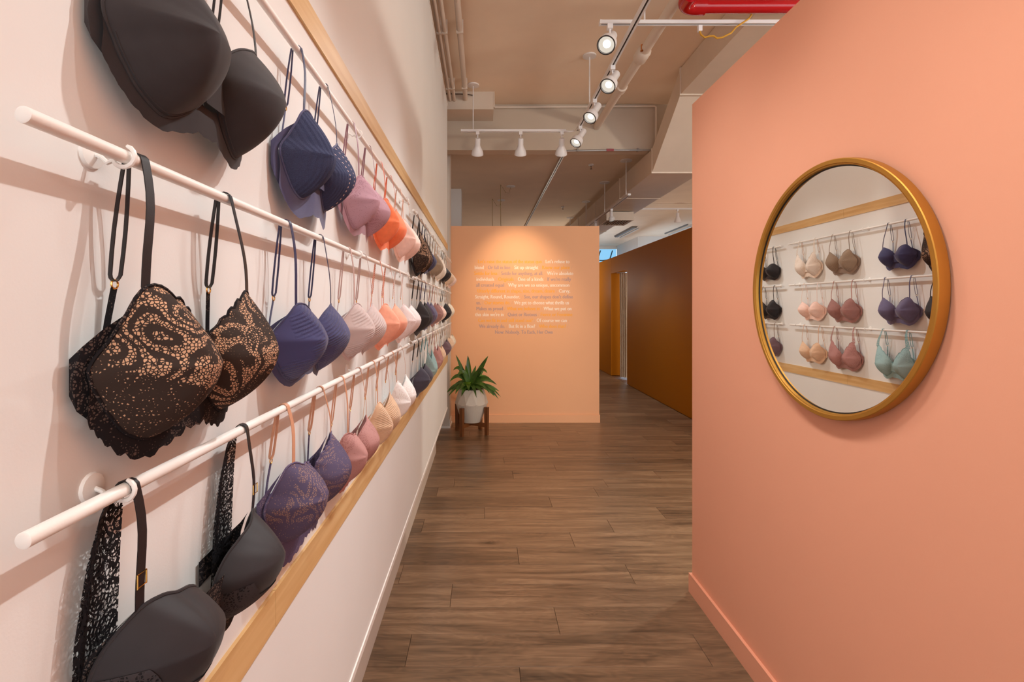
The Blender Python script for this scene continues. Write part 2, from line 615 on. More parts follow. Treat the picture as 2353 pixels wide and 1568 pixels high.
# ------------------------------------------------------------------ windows far back
SKYB = emit('sky_glass', (0.28, 0.66, 1.0), 0.34)
wn = struct('window_1', MB().box(3.2, 4.12, 15.33, 15.34, 1.9, 3.2), SKYB)
WF = plain('window_bar', (0.02, 0.05, 0.07), 0.5)
for x0 in (3.55, 3.92):
    MB().hexa([(x0 - 0.03, 15.30, 2.86), (x0, 15.30, 2.86), (x0, 15.33, 2.86), (x0 - 0.03, 15.33, 2.86),
               (x0 + 0.06, 15.30, 3.16), (x0 + 0.09, 15.30, 3.16), (x0 + 0.09, 15.33, 3.16), (x0 + 0.06, 15.33, 3.16)]).build('glazing_bar', WF, wn)
MB().tube([(3.2, 15.31, 2.86), (3.7, 15.31, 2.85), (3.95, 15.31, 2.88), (4.11, 15.31, 2.95)], 0.018).build('awning_edge', WF, wn)
# fitting-room window seen through the doorway
wn2 = struct('window_2', MB().box(3.82, 3.84, 11.2, 14.2, 0.5, 2.6), emit('daylit_glass', (0.62, 0.80, 1.0), 1.1))
for z in (0.9, 1.25, 1.6, 1.95):
    MB().box(3.80, 3.82, 11.2, 14.2, z, z + 0.04).build('glazing_bar', plain('grey_bar', (0.25, 0.25, 0.26), 0.5), wn2)

# ------------------------------------------------------------------ lettering on the end wall
LETC = {'o': plain('orange_vinyl', (0.92, 0.40, 0.05), 0.6), 'w': plain('cream_vinyl', (0.92, 0.74, 0.60), 0.6), 'm': plain('mauve_vinyl', (0.50, 0.31, 0.27), 0.6),
        's': plain('slash_vinyl', (0.66, 0.36, 0.22), 0.6)}
LINES = [
    ((1098.6, 1308.4), [('o', "Let's raise the status of the status quo"), ('s', '/'), ('w', "Let's refuse to")]),
    ((1091, 1315), [('w', 'blend'), ('s', '/'), ('m', 'Or fall in line'), ('s', '/'), ('w', 'Sit up straight'), ('s', '/'), ('o', 'Know our place'), ('s', '/')]),
    ((1090, 1317), [('o', 'Settle for less'), ('s', '/'), ('m', 'Settle for anything, at all.'), ('s', '/'), ('w', "We're absolute")]),
    ((1095, 1312), [('w', 'individuals'), ('s', '/'), ('o', 'Originals'), ('s', '/'), ('w', 'One of a kinds'), ('s', '/'), ('m', "If we're really")]),
    ((1094, 1314), [('m', 'all created equal'), ('s', '/'), ('w', 'Why are we so unique, uncommon'), ('s', '/')]),
    ((1097.5, 1310), [('o', 'Utterly different in shape, size, dream, desire'), ('s', '/'), ('w', 'Curvy,')]),
    ((1092, 1316), [('w', 'Straight, Round, Rounder.'), ('s', '/'), ('m', "See, our shapes don't define")]),
    ((1095, 1313), [('m', 'us.'), ('s', '/'), ('o', 'Our stories do.'), ('s', '/'), ('w', 'We get to choose what thrills us'), ('s', '/')]),
    ((1095, 1313), [('m', 'Makes us proud'), ('s', '/'), ('o', 'What we believe in'), ('s', '/'), ('w', 'What we put on')]),
    ((1092, 1315), [('w', "this skin we're in"), ('s', '/'), ('m', 'Quiet or Riotous'), ('s', '/'), ('o', 'Fierce or Feminine')]),
    ((1099, 1308), [('o', 'Can we fit in and still stand out?'), ('s', '/'), ('w', 'Of course we can'), ('s', '/')]),
    ((1101, 1306), [('m', 'We already do.'), ('s', '/'), ('w', 'But fit in a Box?'), ('s', '/'), ('o', 'Who does that?'), ('s', '/')]),
    ((1138, 1270), [('m', 'Now: Nobody. To Each, Her Own')]),
]


def text_mesh(body, size, contrast):
    cu = bpy.data.curves.new('t', 'FONT')
    cu.body = body
    cu.size = size
    cu.offset = -0.0035 * size if contrast else -0.01 * size
    cu.resolution_u = 2
    ob = bpy.data.objects.new('t', cu)
    COL.objects.link(ob)
    dg = bpy.context.evaluated_depsgraph_get()
    me = bpy.data.meshes.new_from_object(ob.evaluated_get(dg))
    vs = [v.co.copy() for v in me.vertices]
    fs = [tuple(p.vertices) for p in me.polygons]
    bpy.data.objects.remove(ob)
    bpy.data.meshes.remove(me)
    return vs, fs


for k, ((xa, xb), segs) in enumerate(LINES):
    size = 0.064
    zb = at(0, 601 + 13.52 * k + 4.2, 6.1).z
    x0, x1 = at(xa, 0, 6.1).x, at(xb, 0, 6.1).x
    data, cur = [], 0.0
    for c, t in segs:
        vs, fs = text_mesh(t, size, c != 's')
        mn, mx = min(v.x for v in vs), max(v.x for v in vs)
        data.append((c, t, vs, fs, cur - mn))
        cur += mx - mn + 0.024
    sc = (x1 - x0) / (cur - 0.024)
    for c, t, vs, fs, off in data:
        mb = MB()
        shifts = (-0.0022, 0.0, 0.0022) if c != 's' else (0.0,)
        for q, dx in enumerate(shifts):          # heavy stems, hairline bars
            n = len(mb.v)
            mb.v += [(x0 + (v.x + off) * sc + dx, 6.0994 - 0.0001 * q, zb + v.y) for v in vs]
            mb.f += [tuple(n + i for i in f) for f in fs]
        mb.build('lettering' if c != 's' else 'slash', LETC[c], we)

# ------------------------------------------------------------------ rails and hooks
SECT = [(0.352, 2.185), (2.325, 3.84), (3.935, 5.07)]
RZ = [1.878, 1.562, 1.258]
RNAME = ['top', 'middle', 'bottom']
SNAME = ['nearest section', 'second section', 'farthest section']
HOOKY = [(0.452, 1.30, 2.12), (2.40, 3.08, 3.76), (4.0, 4.85)]
RR = 0.0062


def hook_mesh():
    mb = MB()
    # rosette on the wall (local x = out from the wall, measured from the rail axis)
    mb.lathe([(0.014, 0), (0.013, 0.003), (0.006, 0.005)], 16, Matrix.Translation((XW - XR, 0, 0.002)) @ Matrix.Rotation(PI / 2, 4, 'Y'), (True, True))
    pts = [(XW - XR + 0.003, 0, 0.002), (-0.020, 0, -0.001), (-0.0145, 0, -0.006)]
    for k in range(11):
        a = PI * 1.12 + k * (PI * 1.28) / 10
        pts.append((0.0098 * math.cos(a) * 1.05, 0, 0.0098 * math.sin(a)))
    mb.tube(pts, [0.0022] * (len(pts) - 1) + [0.0016], 8)
    return mb.mesh('hook', RAILM, True)


HOOKM = hook_mesh()
for si, (ya, yb) in enumerate(SECT):
    for ri, z in enumerate(RZ):
        r = thing('clothes_rail', 'white %s rail of the %s on hooks along the white wall' % (RNAME[ri], SNAME[si]), 'rail', (XR, ya, z), 0, 'white hanging rails on the display wall')
        mb = MB()
        mb.lathe([(RR * 0.75, 0), (RR, 0.0012), (RR, yb - ya - 0.0012), (RR * 0.75, yb - ya)], 20, Matrix.Rotation(-PI / 2, 4, 'X'), (True, True))
        mb.build('rod', RAILM, r, True)
        for hy in HOOKY[si]:
            h = link('hook', HOOKM, r)
            h.location = (0, hy - ya, 0)

# ------------------------------------------------------------------ bras
STYLES = {
    'tshirt': [(0, .048), (30, .046), (55, .051), (75, .061), (90, .060), (110, .057), (140, .060), (165, .066), (185, .070), (210, .070), (240, .070), (262, .072), (285, .062), (305, .052), (330, .046)],
    'triangle': [(0, .048), (30, .047), (52, .058), (72, .076), (82, .077), (100, .066), (130, .061), (160, .066), (185, .070), (210, .071), (240, .071), (262, .073), (285, .063), (305, .052), (330, .046)],
    'demi': [(0, .056), (25, .056), (45, .056), (62, .056), (78, .051), (100, .044), (135, .048), (160, .058), (185, .069), (210, .072), (240, .071), (270, .072), (300, .066), (330, .059)],
    'balconette': [(0, .054), (25, .053), (45, .060), (60, .068), (72, .065), (95, .053), (130, .056), (155, .064), (185, .070), (210, .072), (240, .072), (262, .073), (285, .065), (305, .056), (330, .051)],
    'high': [(0, .050), (30, .050), (55, .066), (73, .104), (83, .105), (100, .077), (130, .064), (160, .066), (185, .070), (210, .072), (240, .072), (262, .075), (285, .065), (305, .054), (330, .049)],
}


def outline(style, deg):
    st = STYLES[style]
    d = deg % 360
    n = len(st)
    for i in range(n):
        a0, r0 = st[i]
        a1, r1 = st[(i + 1) % n]
        if i == n - 1:
            a1 += 360
        dd = d if d >= a0 else d + 360
        if a0 <= dd <= a1:
            t = (dd - a0) / (a1 - a0)
            rm, rp = st[i - 1][1], st[(i + 2) % n][1]
            m0, m1 = (r1 - rm) * 0.42, (rp - r0) * 0.42
            t2, t3 = t * t, t * t * t
            return (2 * t3 - 3 * t2 + 1) * r0 + (t3 - 2 * t2 + t) * m0 + (-2 * t3 + 3 * t2) * r1 + (t3 - t2) * m1
    return st[0][1]


def bra(Yc, row, label, style, mats, group, half=0.08, k=1.0, D=0.068, cz=-0.182, band=0.014, strap_w=0.0065, loop=True,
        near=1, scallop=0.0, wide=None, hem=0.0, slider=False, tilt=0.0, double=False, rearlace=None, loop_len=0.10, cx=None, lowlace=None):
    """mats: cup, band, strap, trim"""
    mc, mband, ms, mt = mats
    root = thing('bra', label, 'bra', (XR, Yc, RZ[row]), PI / 2, group)
    if tilt:
        root.rotation_euler = (0, 0, PI / 2 + tilt)
    nth = (72, 40, 24)[2 - near]
    nr = (18, 10, 6)[2 - near]

    k *= 0.95
    cx = cx or 0.076 * k

    def P(x, o, z):
        return Vector((x, -o, z))

    def cup_pt(s, deg, r):
        th = math.radians(deg)
        R = outline(style, deg) * k
        if scallop and 95 < deg < 178:
            R *= 1 + scallop * (abs(math.sin(math.radians(deg) * 11)) - 0.5) * max(0, r - 0.8) * 5
        sn, cs = math.sin(th), math.cos(th)
        u = max(0.0, sn) ** 0.8
        lo = max(0.0, -sn)
        ou = max(0.0, cs)
        a = 2.05 - 0.40 * u - 0.15 * lo - 0.25 * ou
        b = 0.66 + 0.32 * u + 0.20 * lo + 0.22 * ou
        d = D * k * max(0.0, 1 - r ** a) ** b
        e = (-0.012 * cs + 0.024 * max(0.0, sn) ** 1.5) * r ** 2
        return P(s * (cx + r * R * cs), d + e, cz + r * R * sn)

    ap = 74 if style != 'demi' else 60
    for s in (-1, 1):
        mb = MB()
        rows = []
        for i in range(nr + 1):
            r = (i / nr) ** 0.85
            if i == 0:
                continue
            rows.append([cup_pt(s, 360.0 * j / nth, r) for j in range(nth)])
        n0 = mb.grid(rows, True)
        c = len(mb.v)
        mb.v.append(tuple(cup_pt(s, 0, 0.0)))
        for j in range(nth):
            mb.f.append((n0 + j, c, n0 + (j + 1) % nth))
        cup = mb.build('cup', mc, root, True)
        if near >= 1:
            mb = MB()
            mb.tube([cup_pt(s, 360.0 * j / nth, 1.0) + P(0, 0.0008, 0) for j in range(nth)], 0.0017, 6, closed=True)
            mb.build('edge_binding', mt, cup, True)
        if near >= 2 and style in ('tshirt', 'demi'):
            mb = MB()
            mb.tube([cup_pt(s, 196 + 138.0 * j / 30, 0.972) + P(0, 0.0000, 0) for j in range(31)], 0.0009, 6)
            mb.build('seam', mt, cup, True)
        if lowlace is not None:
            mb = MB()
            rows = []
            for q in range(9):
                row = []
                for j in range(61):
                    t = j / 60
                    deg = 190 + 172 * t
                    rin = 0.50 + 0.20 * (0.5 + 0.5 * math.cos(t * PI * 2)) - 0.05 * abs(math.sin(t * PI * 5))
                    row.append(cup_pt(s, deg, rin + (0.998 - rin) * q / 8) + P(s * .0003, 0.0016, -.0004))
                rows.append(row)
            mb.grid(rows)
            mb.build('lace_trim', lowlace, cup, True, 'scalloped lace trim')
        # wing folded back to the wall
        mb = MB()
        cols = []
        pth = [(-0.001, -0.0045), (0.008, -0.006), (0.013, -0.008), (0.012, -0.0125), (0.0, -0.0142), (-0.03, -0.0146), (-0.07, -0.0142)]
        for q, (dx, do) in enumerate(pth):
            t = q / (len(pth) - 1)
            col = []
            for h in range(6):
                f = h / 5
                deg = 56 + (-46 - 56) * f
                p = cup_pt(s, deg, 0.95)
                p = P(p.x, min(-p.y, -cup_pt(s, deg, 1.0).y), p.z)
                zz = p.z - (band * 0.9 if h == 5 else 0)
                zt = (cz + 0.016 - 0.010 * t) + (-(0.056 + band * 0.75) * f * (1 - 0.52 * min(1.0, t * 2.0)))
                w = min(1.0, t * 2.2)
                xx = p.x * (1 - w) + s * (cx + 0.040 * k) * w
                ob = -p.y
                o2 = ob * (1 - w) + (-0.0125) * w
                col.append(P(xx + s * dx, o2 + do, zz * (1 - w) + zt * w))
            cols.append(col)
        mb.grid(cols)
        mb.build('wing', mband, root, True)
        # shoulder strap: cup apex -> over the rail -> down behind
        apx = cup_pt(s, ap, 1.0)
        xr = s * half
        w0 = strap_w if wide is None else wide
        pts, wd = [cup_pt(s, ap, 0.96) + P(0, -.0022, 0)], [w0]
        L = -apx.z
        for q in range(9):
            t = q / 8
            xx = apx.x + (xr - apx.x) * t + s * 0.002 * math.sin(t * PI * 2)
            oo = -apx.y * (1 - t) + 0.0078 * t + 0.004 * math.sin(t * PI) * (1 if near else 0.5)
            pts.append(P(xx, oo, apx.z * (1 - t) + (0.0 if q < 8 else 0.0)))
            wd.append(w0 * (1 - t) + strap_w * t if wide else strap_w)
        for q in range(1, 7):
            a = PI * q / 6
            pts.append(P(xr, 0.0078 * math.cos(a), 0.0078 * math.sin(a)))
            wd.append(strap_w)
        st = MB()
        st.ribbon(pts, wd, (1, 0.15 * s, 0)).build('strap', lace_strap(mt, wide) if wide else ms, root, True)
        if slider:
            g = MB()
            q = pts[3]
            hw, hh = strap_w * 0.62, 0.006
            g.tube([q + P(-hw, .0015, -hh), q + P(hw, .0015, -hh), q + P(hw, .0015, hh), q + P(-hw, .0015, hh)], 0.0009, 6, closed=True)
            g.build('slider', GOLD, root, True)
        # rear strap with its adjuster loop
        if rearlace is not None:
            pts = [P(xr - 0.012 * s * 0, -0.0085, 0.0), P(xr - .002, -0.013, -0.02), P(xr - .006, -0.017, -0.06), P(xr - .010, -0.020, -0.12), P(xr - .012, -0.022, cz - 0.05)]
            MB().ribbon(pts, [0.020, 0.032, 0.046, 0.058, 0.062], (1, 0.1, 0), 0.0004).build('lace_strap', rearlace, root, True)
            MB().ribbon([p + P((-.008, -.012, -.016, -.018, -.018)[i], .001, 0) for i, p in enumerate(pts)], 0.0065, (1, 0.1, 0), 0.0006).build('strap_edge', ms, root, True)
        elif loop:
            LL = min(loop_len, L * 0.95)
            dxl = -0.002
            lp = []
            for q in range(6):
                t = q / 5
                lp.append(P(xr + dxl - 0.0028 - 0.0042 * math.sin(t * PI * 0.72), -0.0088 - 0.011 * t, -(LL - 0.006) * t))
            for q in range(1, 6):
                a = PI + PI * q / 6
                lp.append(P(xr + dxl + 0.0 + 0.0058 * math.cos(a), -0.020, -(LL - 0.006) + 0.006 * math.sin(a)))
            for q in range(6):
                t = 1 - q / 5
                lp.append(P(xr + dxl + 0.0028 + 0.0042 * math.sin(t * PI * 0.72), -0.0084 - 0.0105 * t, -(LL - 0.006) * t))
            sides = [(0.75, 0.66, 0)] * len(lp)
            MB().ribbon(lp, strap_w * 0.5, (0.3, 0.95, 0), 0.0005).build('strap_loop', ms, root, True)
            if near >= 1:
                g = MB()
                g.tube([P(xr + dxl + 0.0042 * math.cos(a), -0.020, -LL - 0.003 + 0.0042 * math.sin(a)) for a in [2 * PI * i / 12 for i in range(12)]], 0.0009, 6, closed=True)
                g.build('ring', GOLD, root, True)
            zt = cz + 0.006
            MB().ribbon([P(xr + dxl, -0.0205, -LL - 0.006), P(xr + dxl + s * .004, -0.0235, (-LL + zt) / 2), P(xr + dxl + s * .008, -0.0262, zt)], strap_w * 0.8, (1, 0, 0)).build('strap_tab', mband, root, True)
    # hem band running under both cups
    nb = 30 if near else 12
    half_cols = []
    for j in range(nb + 1):
        t = j / nb
        deg = 352 + (214 - 352) * t
        p = cup_pt(1, deg, 1.0)
        zo = p.z - cz
        sc_ = abs(math.sin(t * PI * 8)) * hem if hem else 0.0
        dr = band + 0.004 + max(0.0, zo + 0.068 * k) * (0.6 if t > 0.5 else 0.3) + sc_
        oo = -p.y
        half_cols.append((p.x, oo, p.z + 0.003, p.z - dr))
    zc_ = half_cols[-1]
    cen = (0.0, zc_[1], zc_[2] - 0.004 * k, zc_[3] - 0.002)
    q1 = (zc_[0] * 0.5, zc_[1], zc_[2] - 0.003 * k, zc_[3] - 0.002 - (hem * 0.5))
    cols = [(-x, a_, b_, c_) for x, a_, b_, c_ in half_cols] + [(-q1[0],) + q1[1:], cen, q1] + half_cols[::-1]
    mb = MB()
    mb.grid([[P(x, a_ - 0.0006, b_), P(x, a_ + 0.0006, (b_ + c_) / 2), P(x, a_ - 0.0015, c_)] for x, a_, b_, c_ in cols])
    mb.build('band', mband, root, True)
    # centre gore
    if True:
        mb = MB()
        a, b2 = cup_pt(-1, 172, 0.97), cup_pt(1, 172, 0.97)
        a2, b3 = cup_pt(-1, 212, 0.97), cup_pt(1, 212, 0.97)
        rows = []
        for t in (0, 0.25, 0.5, 0.75, 1):
            rows.append([a.lerp(b2, t) + P(0, 0.001, 0), a2.lerp(b3, t) + P(0, 0.001, -0.004)])
        mb.grid(rows)
        mb.build('gore', mband, root, True)
    return root


def lace_strap(mt, wide):
    return mt


BLACK = ph(62, 55, 56)
BLK2 = (0.007, 0.006, 0.008, 1)
NUDE = ph(232, 178, 140)
COPPER = satin('copper_satin', ph(206, 140, 104))
f_black = fabric('black_microfibre', (0.032, 0.027, 0.029, 1), sheen=0.12)
f_black2 = fabric('black_jersey', (0.022, 0.019, 0.022, 1), rough=0.55, sheen=0.1)
s_black = satin('black_satin', (0.012, 0.010, 0.012, 1))
lace_blk = lace_over('black_lace_over_nude', ph(206, 150, 112), BLK2, 330, 0.3, 17, 0.95)
sheer_blk = lace_sheer('sheer_black_lace', BLK2, 220, 1.3, 34)
lace_blk_band = lace_over('dense_black_lace', ph(90, 70, 60), BLK2, 330, 2.2, 30, 0.98)
lace_trimblk = lace_over('charcoal_lace', (0.012, 0.011, 0.013, 1), (0.045, 0.04, 0.044, 1), 300, 0.5, 24)
navy = ph(60, 55, 84)
f_navy = fabric('navy_microfibre', navy)
s_navy = satin('navy_satin', ph(46, 44, 70))
navy_rib = ribbed('navy_embossed', ph(66, 60, 92), 190, 0.55, 0.75)
knit_navy = knit('navy_crochet', ph(60, 60, 80), ph(205, 165, 148))
f_slate = fabric('slate_violet_tricot', ph(78, 72, 98))
mauve = ph(168, 116, 122)
f_mauve = fabric('mauve_microfibre', ph(172, 122, 126))
s_mauve = satin('mauve_satin', ph(150, 98, 102))
lace_mauve = lace_over('mauve_lace', ph(164, 114, 118), ph(186, 136, 138), 300, 0.9, 24)
f_orange = fabric('orange_microfibre', ph(250, 122, 74), sheen=0.1)
s_orange = satin('orange_satin', ph(222, 98, 60))
f_peach = fabric('peach_microfibre', ph(246, 196, 172), sheen=0.1)
s_peach = satin('peach_satin', ph(226, 166, 138))
taupe_rib = ribbed('taupe_embossed', ph(200, 166, 152), 170, 0.6, 0.6)
f_taupe = fabric('taupe_microfibre', ph(188, 156, 146))
s_taupe = satin('taupe_satin', ph(190, 146, 130))
f_coral = fabric('coral_microfibre', ph(246, 158, 124), sheen=0.1)
s_coral, _nt, _p, _o = newmat('coral_twist_cord')
_tc = N(_nt, 'ShaderNodeTexCoord')
_wv = N(_nt, 'ShaderNodeTexWave', wave_type='BANDS', bands_direction='DIAGONAL', i_Scale=110.0)
_nt.links.new(_tc.outputs['Object'], _wv.inputs['Vector'])
_mx = N(_nt, 'ShaderNodeMix', data_type='RGBA')
_nt.links.new(_wv.outputs['Fac'], _mx.inputs[0])
_mx.inputs[6].default_value, _mx.inputs[7].default_value = ph(176, 66, 48), ph(250, 176, 140)
_nt.links.new(_mx.outputs[2], _p.inputs['Base Color'])
_p.inputs['Roughness'].default_value = 0.6
lace_pale = lace_over('pale_pink_lace', ph(234, 198, 182), ph(246, 216, 202), 300, 3.1, 28)
f_pale = fabric('pale_pink_microfibre', ph(244, 212, 198), sheen=0.1)
s_pale = satin('pale_pink_satin', ph(238, 200, 180))
lace_plum = lace_over('plum_lace_over_nude', ph(150, 112, 98), ph(84, 70, 90), 330, 4.4, 19)
f_plum = fabric('plum_microfibre', ph(96, 80, 100))
sheer_plum = lace_sheer('sheer_plum_lace', ph(110, 94, 116), 330, 0.4, 30)
lace_plum2 = lace_over('pale_plum_lace', ph(130, 106, 116), ph(92, 76, 98), 340, 5.4, 30)
lace_rose = lace_over('rose_lace', ph(164, 106, 96), ph(184, 126, 114), 300, 1.9, 26)
f_rose = fabric('rose_brown_microfibre', ph(160, 106, 94))
s_rose = satin('rose_satin', ph(176, 116, 100))
pleat = ribbed('nude_pleated', ph(220, 170, 130), 210, 0.35, 0.7)
f_nude = fabric('nude_microfibre', ph(226, 176, 138))
s_nude = satin('nude_satin', ph(212, 158, 122))
lace_white = lace_over('white_lace', ph(232, 206, 190), ph(250, 232, 220), 290, 2.7, 22)
sheer_white = lace_sheer('sheer_white_lace', ph(250, 236, 226), 320, 2.7, 26)
f_charc = fabric('charcoal_microfibre', ph(74, 66, 74))
lace_teal = lace_over('teal_lace', ph(138, 158, 150), ph(160, 178, 168), 300, 0.7, 24)
sheer_teal = lace_sheer('sheer_teal_lace', ph(138, 166, 158), 300, 0.7, 24)
s_teal = satin('teal_satin', ph(124, 152, 146))
f_olive = ribbed('brown_pleated', ph(150, 118, 92), 170, -0.6, 0.6)
s_brown = satin('brown_satin', ph(130, 100, 80))
f_brownp = fabric('taupe_brown_tricot', ph(140, 108, 86))
lace_beige = lace_over('beige_lace', ph(218, 184, 158), ph(236, 206, 182), 300, 6.1, 26)
f_beige = fabric('beige_tricot', ph(232, 196, 168))
sheer_beige = lace_sheer('sheer_beige_lace', ph(236, 206, 182), 300, 6.1, 26)
f_cream = fabric('cream_microfibre', ph(246, 212, 178))
f_violet = fabric('violet_microfibre', ph(104, 90, 112))
s_violet = satin('violet_satin', ph(86, 74, 94))
f_dplum = fabric('dark_plum_microfibre', ph(112, 80, 82))
sheer_rose = lace_sheer('sheer_rose_lace', ph(184, 126, 114), 300, 1.9, 26)

G = ['bras on the top rails', 'bras on the middle rails', 'bras on the bottom rails']
# --- nearest section
bra(0.575, 0, 'large plain black moulded bra at the near end of the top rail', 'tshirt', (f_black, f_black, s_black, f_black), G[0], half=.068, k=1.13, D=.062, cz=-.182, band=.010, near=2, strap_w=.0075, hem=.0015)
bra(0.55, 1, 'black lace bra over nude cups at the near end of the middle rail', 'triangle', (lace_blk, lace_blk_band, s_black, lace_blk_band), G[1], half=.08, k=1.05, D=.07, cz=-.193, band=.012, near=2, scallop=.08, hem=.005, strap_w=.0095, loop_len=.118)
bra(0.565, 2, 'black smooth bra with wide lace back straps hanging from the bottom rail', 'demi', (f_black2, lace_blk_band, s_black, f_black2), G[2], half=.108, k=1.06, cx=.083, D=.068, cz=-.158, band=.012, near=2, strap_w=.0095, slider=True, rearlace=sheer_blk, lowlace=lace_trimblk)
bra(0.95, 0, 'navy openwork knit bra with slate violet band on top rail', 'triangle', (knit_navy, f_slate, s_navy, f_slate), G[0], half=.075, k=1.04, D=.066, cz=-.188, band=.032, near=2, strap_w=.006)
bra(0.91, 1, 'navy embossed bra hanging next to the black lace bra', 'tshirt', (navy_rib, f_navy, s_navy, f_navy), G[1], half=.085, k=1.05, D=.064, cz=-.192, band=.006, near=2, strap_w=.0065, loop_len=.12)
bra(0.905, 2, 'plum lace bra with copper straps and sheer lace hem on bottom rail', 'balconette', (lace_plum, lace_plum2, COPPER, lace_plum2), G[2], half=.09, k=1.1, D=.064, cz=-.152, band=.030, near=2, scallop=.10, hem=.006, strap_w=.0085, loop_len=.10)
bra(1.325, 0, 'mauve lace and satin bra hanging between navy and orange bras', 'tshirt', (lace_mauve, f_mauve, s_mauve, f_mauve), G[0], half=.092, k=1.06, D=.066, cz=-.186, band=.012, near=2, strap_w=.006)
bra(1.28, 1, 'taupe embossed bra hanging between navy and coral bras', 'tshirt', (taupe_rib, f_taupe, s_taupe, f_taupe), G[1], half=.083, k=1.06, D=.064, cz=-.19, band=.004, near=1, strap_w=.006, loop_len=.12)
bra(1.22, 2, 'dusty rose lace bra with copper straps on the bottom rail', 'balconette', (lace_rose, lace_rose, COPPER, lace_rose), G[2], half=.08, k=1.0, D=.062, cz=-.18, band=.010, near=1, scallop=.08, hem=.004, strap_w=.006)
bra(1.655, 0, 'bright orange bra on the top rail', 'triangle', (f_orange, f_orange, s_orange, f_orange), G[0], half=.082, k=1.02, D=.064, cz=-.185, band=.014, near=1, strap_w=.005)
bra(1.63, 1, 'coral pink smooth bra with twisted straps on the middle rail', 'tshirt', (f_coral, f_coral, s_coral, f_coral), G[1], half=.08, k=1.08, D=.066, cz=-.19, band=.008, near=1, strap_w=.005)
bra(1.54, 2, 'nude pleated bra behind the dusty rose lace bra', 'triangle', (pleat, f_nude, COPPER, f_nude), G[2], half=.076, k=1.0, D=.064, cz=-.186, band=.008, near=1, strap_w=.005)
bra(2.01, 0, 'pale peach smooth bra at the far end of the nearest top rail', 'triangle', (f_peach, f_peach, s_peach, f_peach), G[0], half=.085, k=1.05, D=.066, cz=-.19, band=.014, near=1, strap_w=.005)
bra(2.0, 1, 'pale pink lace bra at the far end of the nearest middle rail', 'tshirt', (lace_pale, f_pale, s_pale, f_pale), G[1], half=.09, k=1.1, D=.066, cz=-.192, band=.01, near=1, strap_w=.005, scallop=.06)
bra(1.87, 2, 'white lace bra at the far end of the nearest bottom rail', 'triangle', (lace_white, sheer_white, COPPER, lace_white), G[2], half=.1, k=1.06, D=.066, cz=-.178, band=.018, near=1, scallop=.08, hem=.005, strap_w=.005)
# --- second section
bra(2.52, 0, 'black lace bra with tall lace straps in second section of top rail', 'high', (lace_blk, lace_blk_band, s_black, lace_blk_band), G[0], half=.09, k=1.16, D=.058, cz=-.205, band=.016, near=1, scallop=.1, strap_w=.006, wide=.02)
bra(2.83, 0, 'plain navy blue bra beside the tall black lace bra', 'tshirt', (f_navy, f_navy, s_navy, f_navy), G[0], half=.06, k=.95, D=.064, cz=-.19, near=1, strap_w=.006)
bra(3.27, 0, 'brown pleated bra on the top rail beside beige lace bra', 'triangle', (f_olive, f_brownp, s_brown, f_brownp), G[0], half=.08, k=1.0, D=.064, cz=-.185, near=1, strap_w=.005)
bra(3.61, 0, 'beige lace bra with wide lace straps on top rail', 'high', (lace_beige, f_beige, s_nude, sheer_beige), G[0], half=.085, k=.98, D=.06, cz=-.19, near=1, scallop=.08, strap_w=.006, wide=.022)
bra(2.51, 1, 'plain black smooth bra beside a violet bra on middle rail', 'triangle', (f_black, f_black, s_black, f_black), G[1], half=.085, k=1.08, D=.066, cz=-.19, near=1, strap_w=.006)
bra(2.83, 1, 'dark violet smooth bra next to the plain black bra', 'triangle', (f_violet, f_violet, s_violet, f_violet), G[1], half=.09, k=1.0, D=.066, cz=-.185, near=1, strap_w=.006)
bra(3.26, 1, 'rose brown smooth bra between violet and blush bras', 'triangle', (f_rose, f_rose, s_rose, f_rose), G[1], half=.085, k=1.0, D=.066, cz=-.185, near=1, strap_w=.006)
bra(3.58, 1, 'blush smooth bra at the far end of second middle rail', 'tshirt', (f_peach, f_peach, s_pale, f_peach), G[1], half=.078, k=.95, D=.066, cz=-.185, near=1, strap_w=.005)
bra(2.53, 2, 'charcoal smooth bra on bottom rail beside teal lace bra', 'tshirt', (f_charc, f_charc, s_black, f_charc), G[2], half=.085, k=1.06, D=.066, cz=-.195, near=1, strap_w=.006)
bra(2.86, 2, 'pale teal lace bra with wide lace straps', 'high', (lace_teal, lace_teal, s_teal, sheer_teal), G[2], half=.085, k=1.05, D=.06, cz=-.195, near=1, scallop=.1, strap_w=.009, wide=.026)
bra(3.26, 2, 'rose lace bra with wide lace straps beside teal lace bra', 'high', (lace_rose, f_rose, s_rose, sheer_rose), G[2], half=.09, k=1.02, D=.062, cz=-.19, near=1, scallop=.08, strap_w=.007, wide=.022)
bra(3.58, 2, 'nude smooth bra beside the rose lace bra on bottom rail', 'triangle', (f_nude, f_nude, s_nude, f_nude), G[2], half=.085, k=.95, D=.062, cz=-.185, near=1, strap_w=.005)
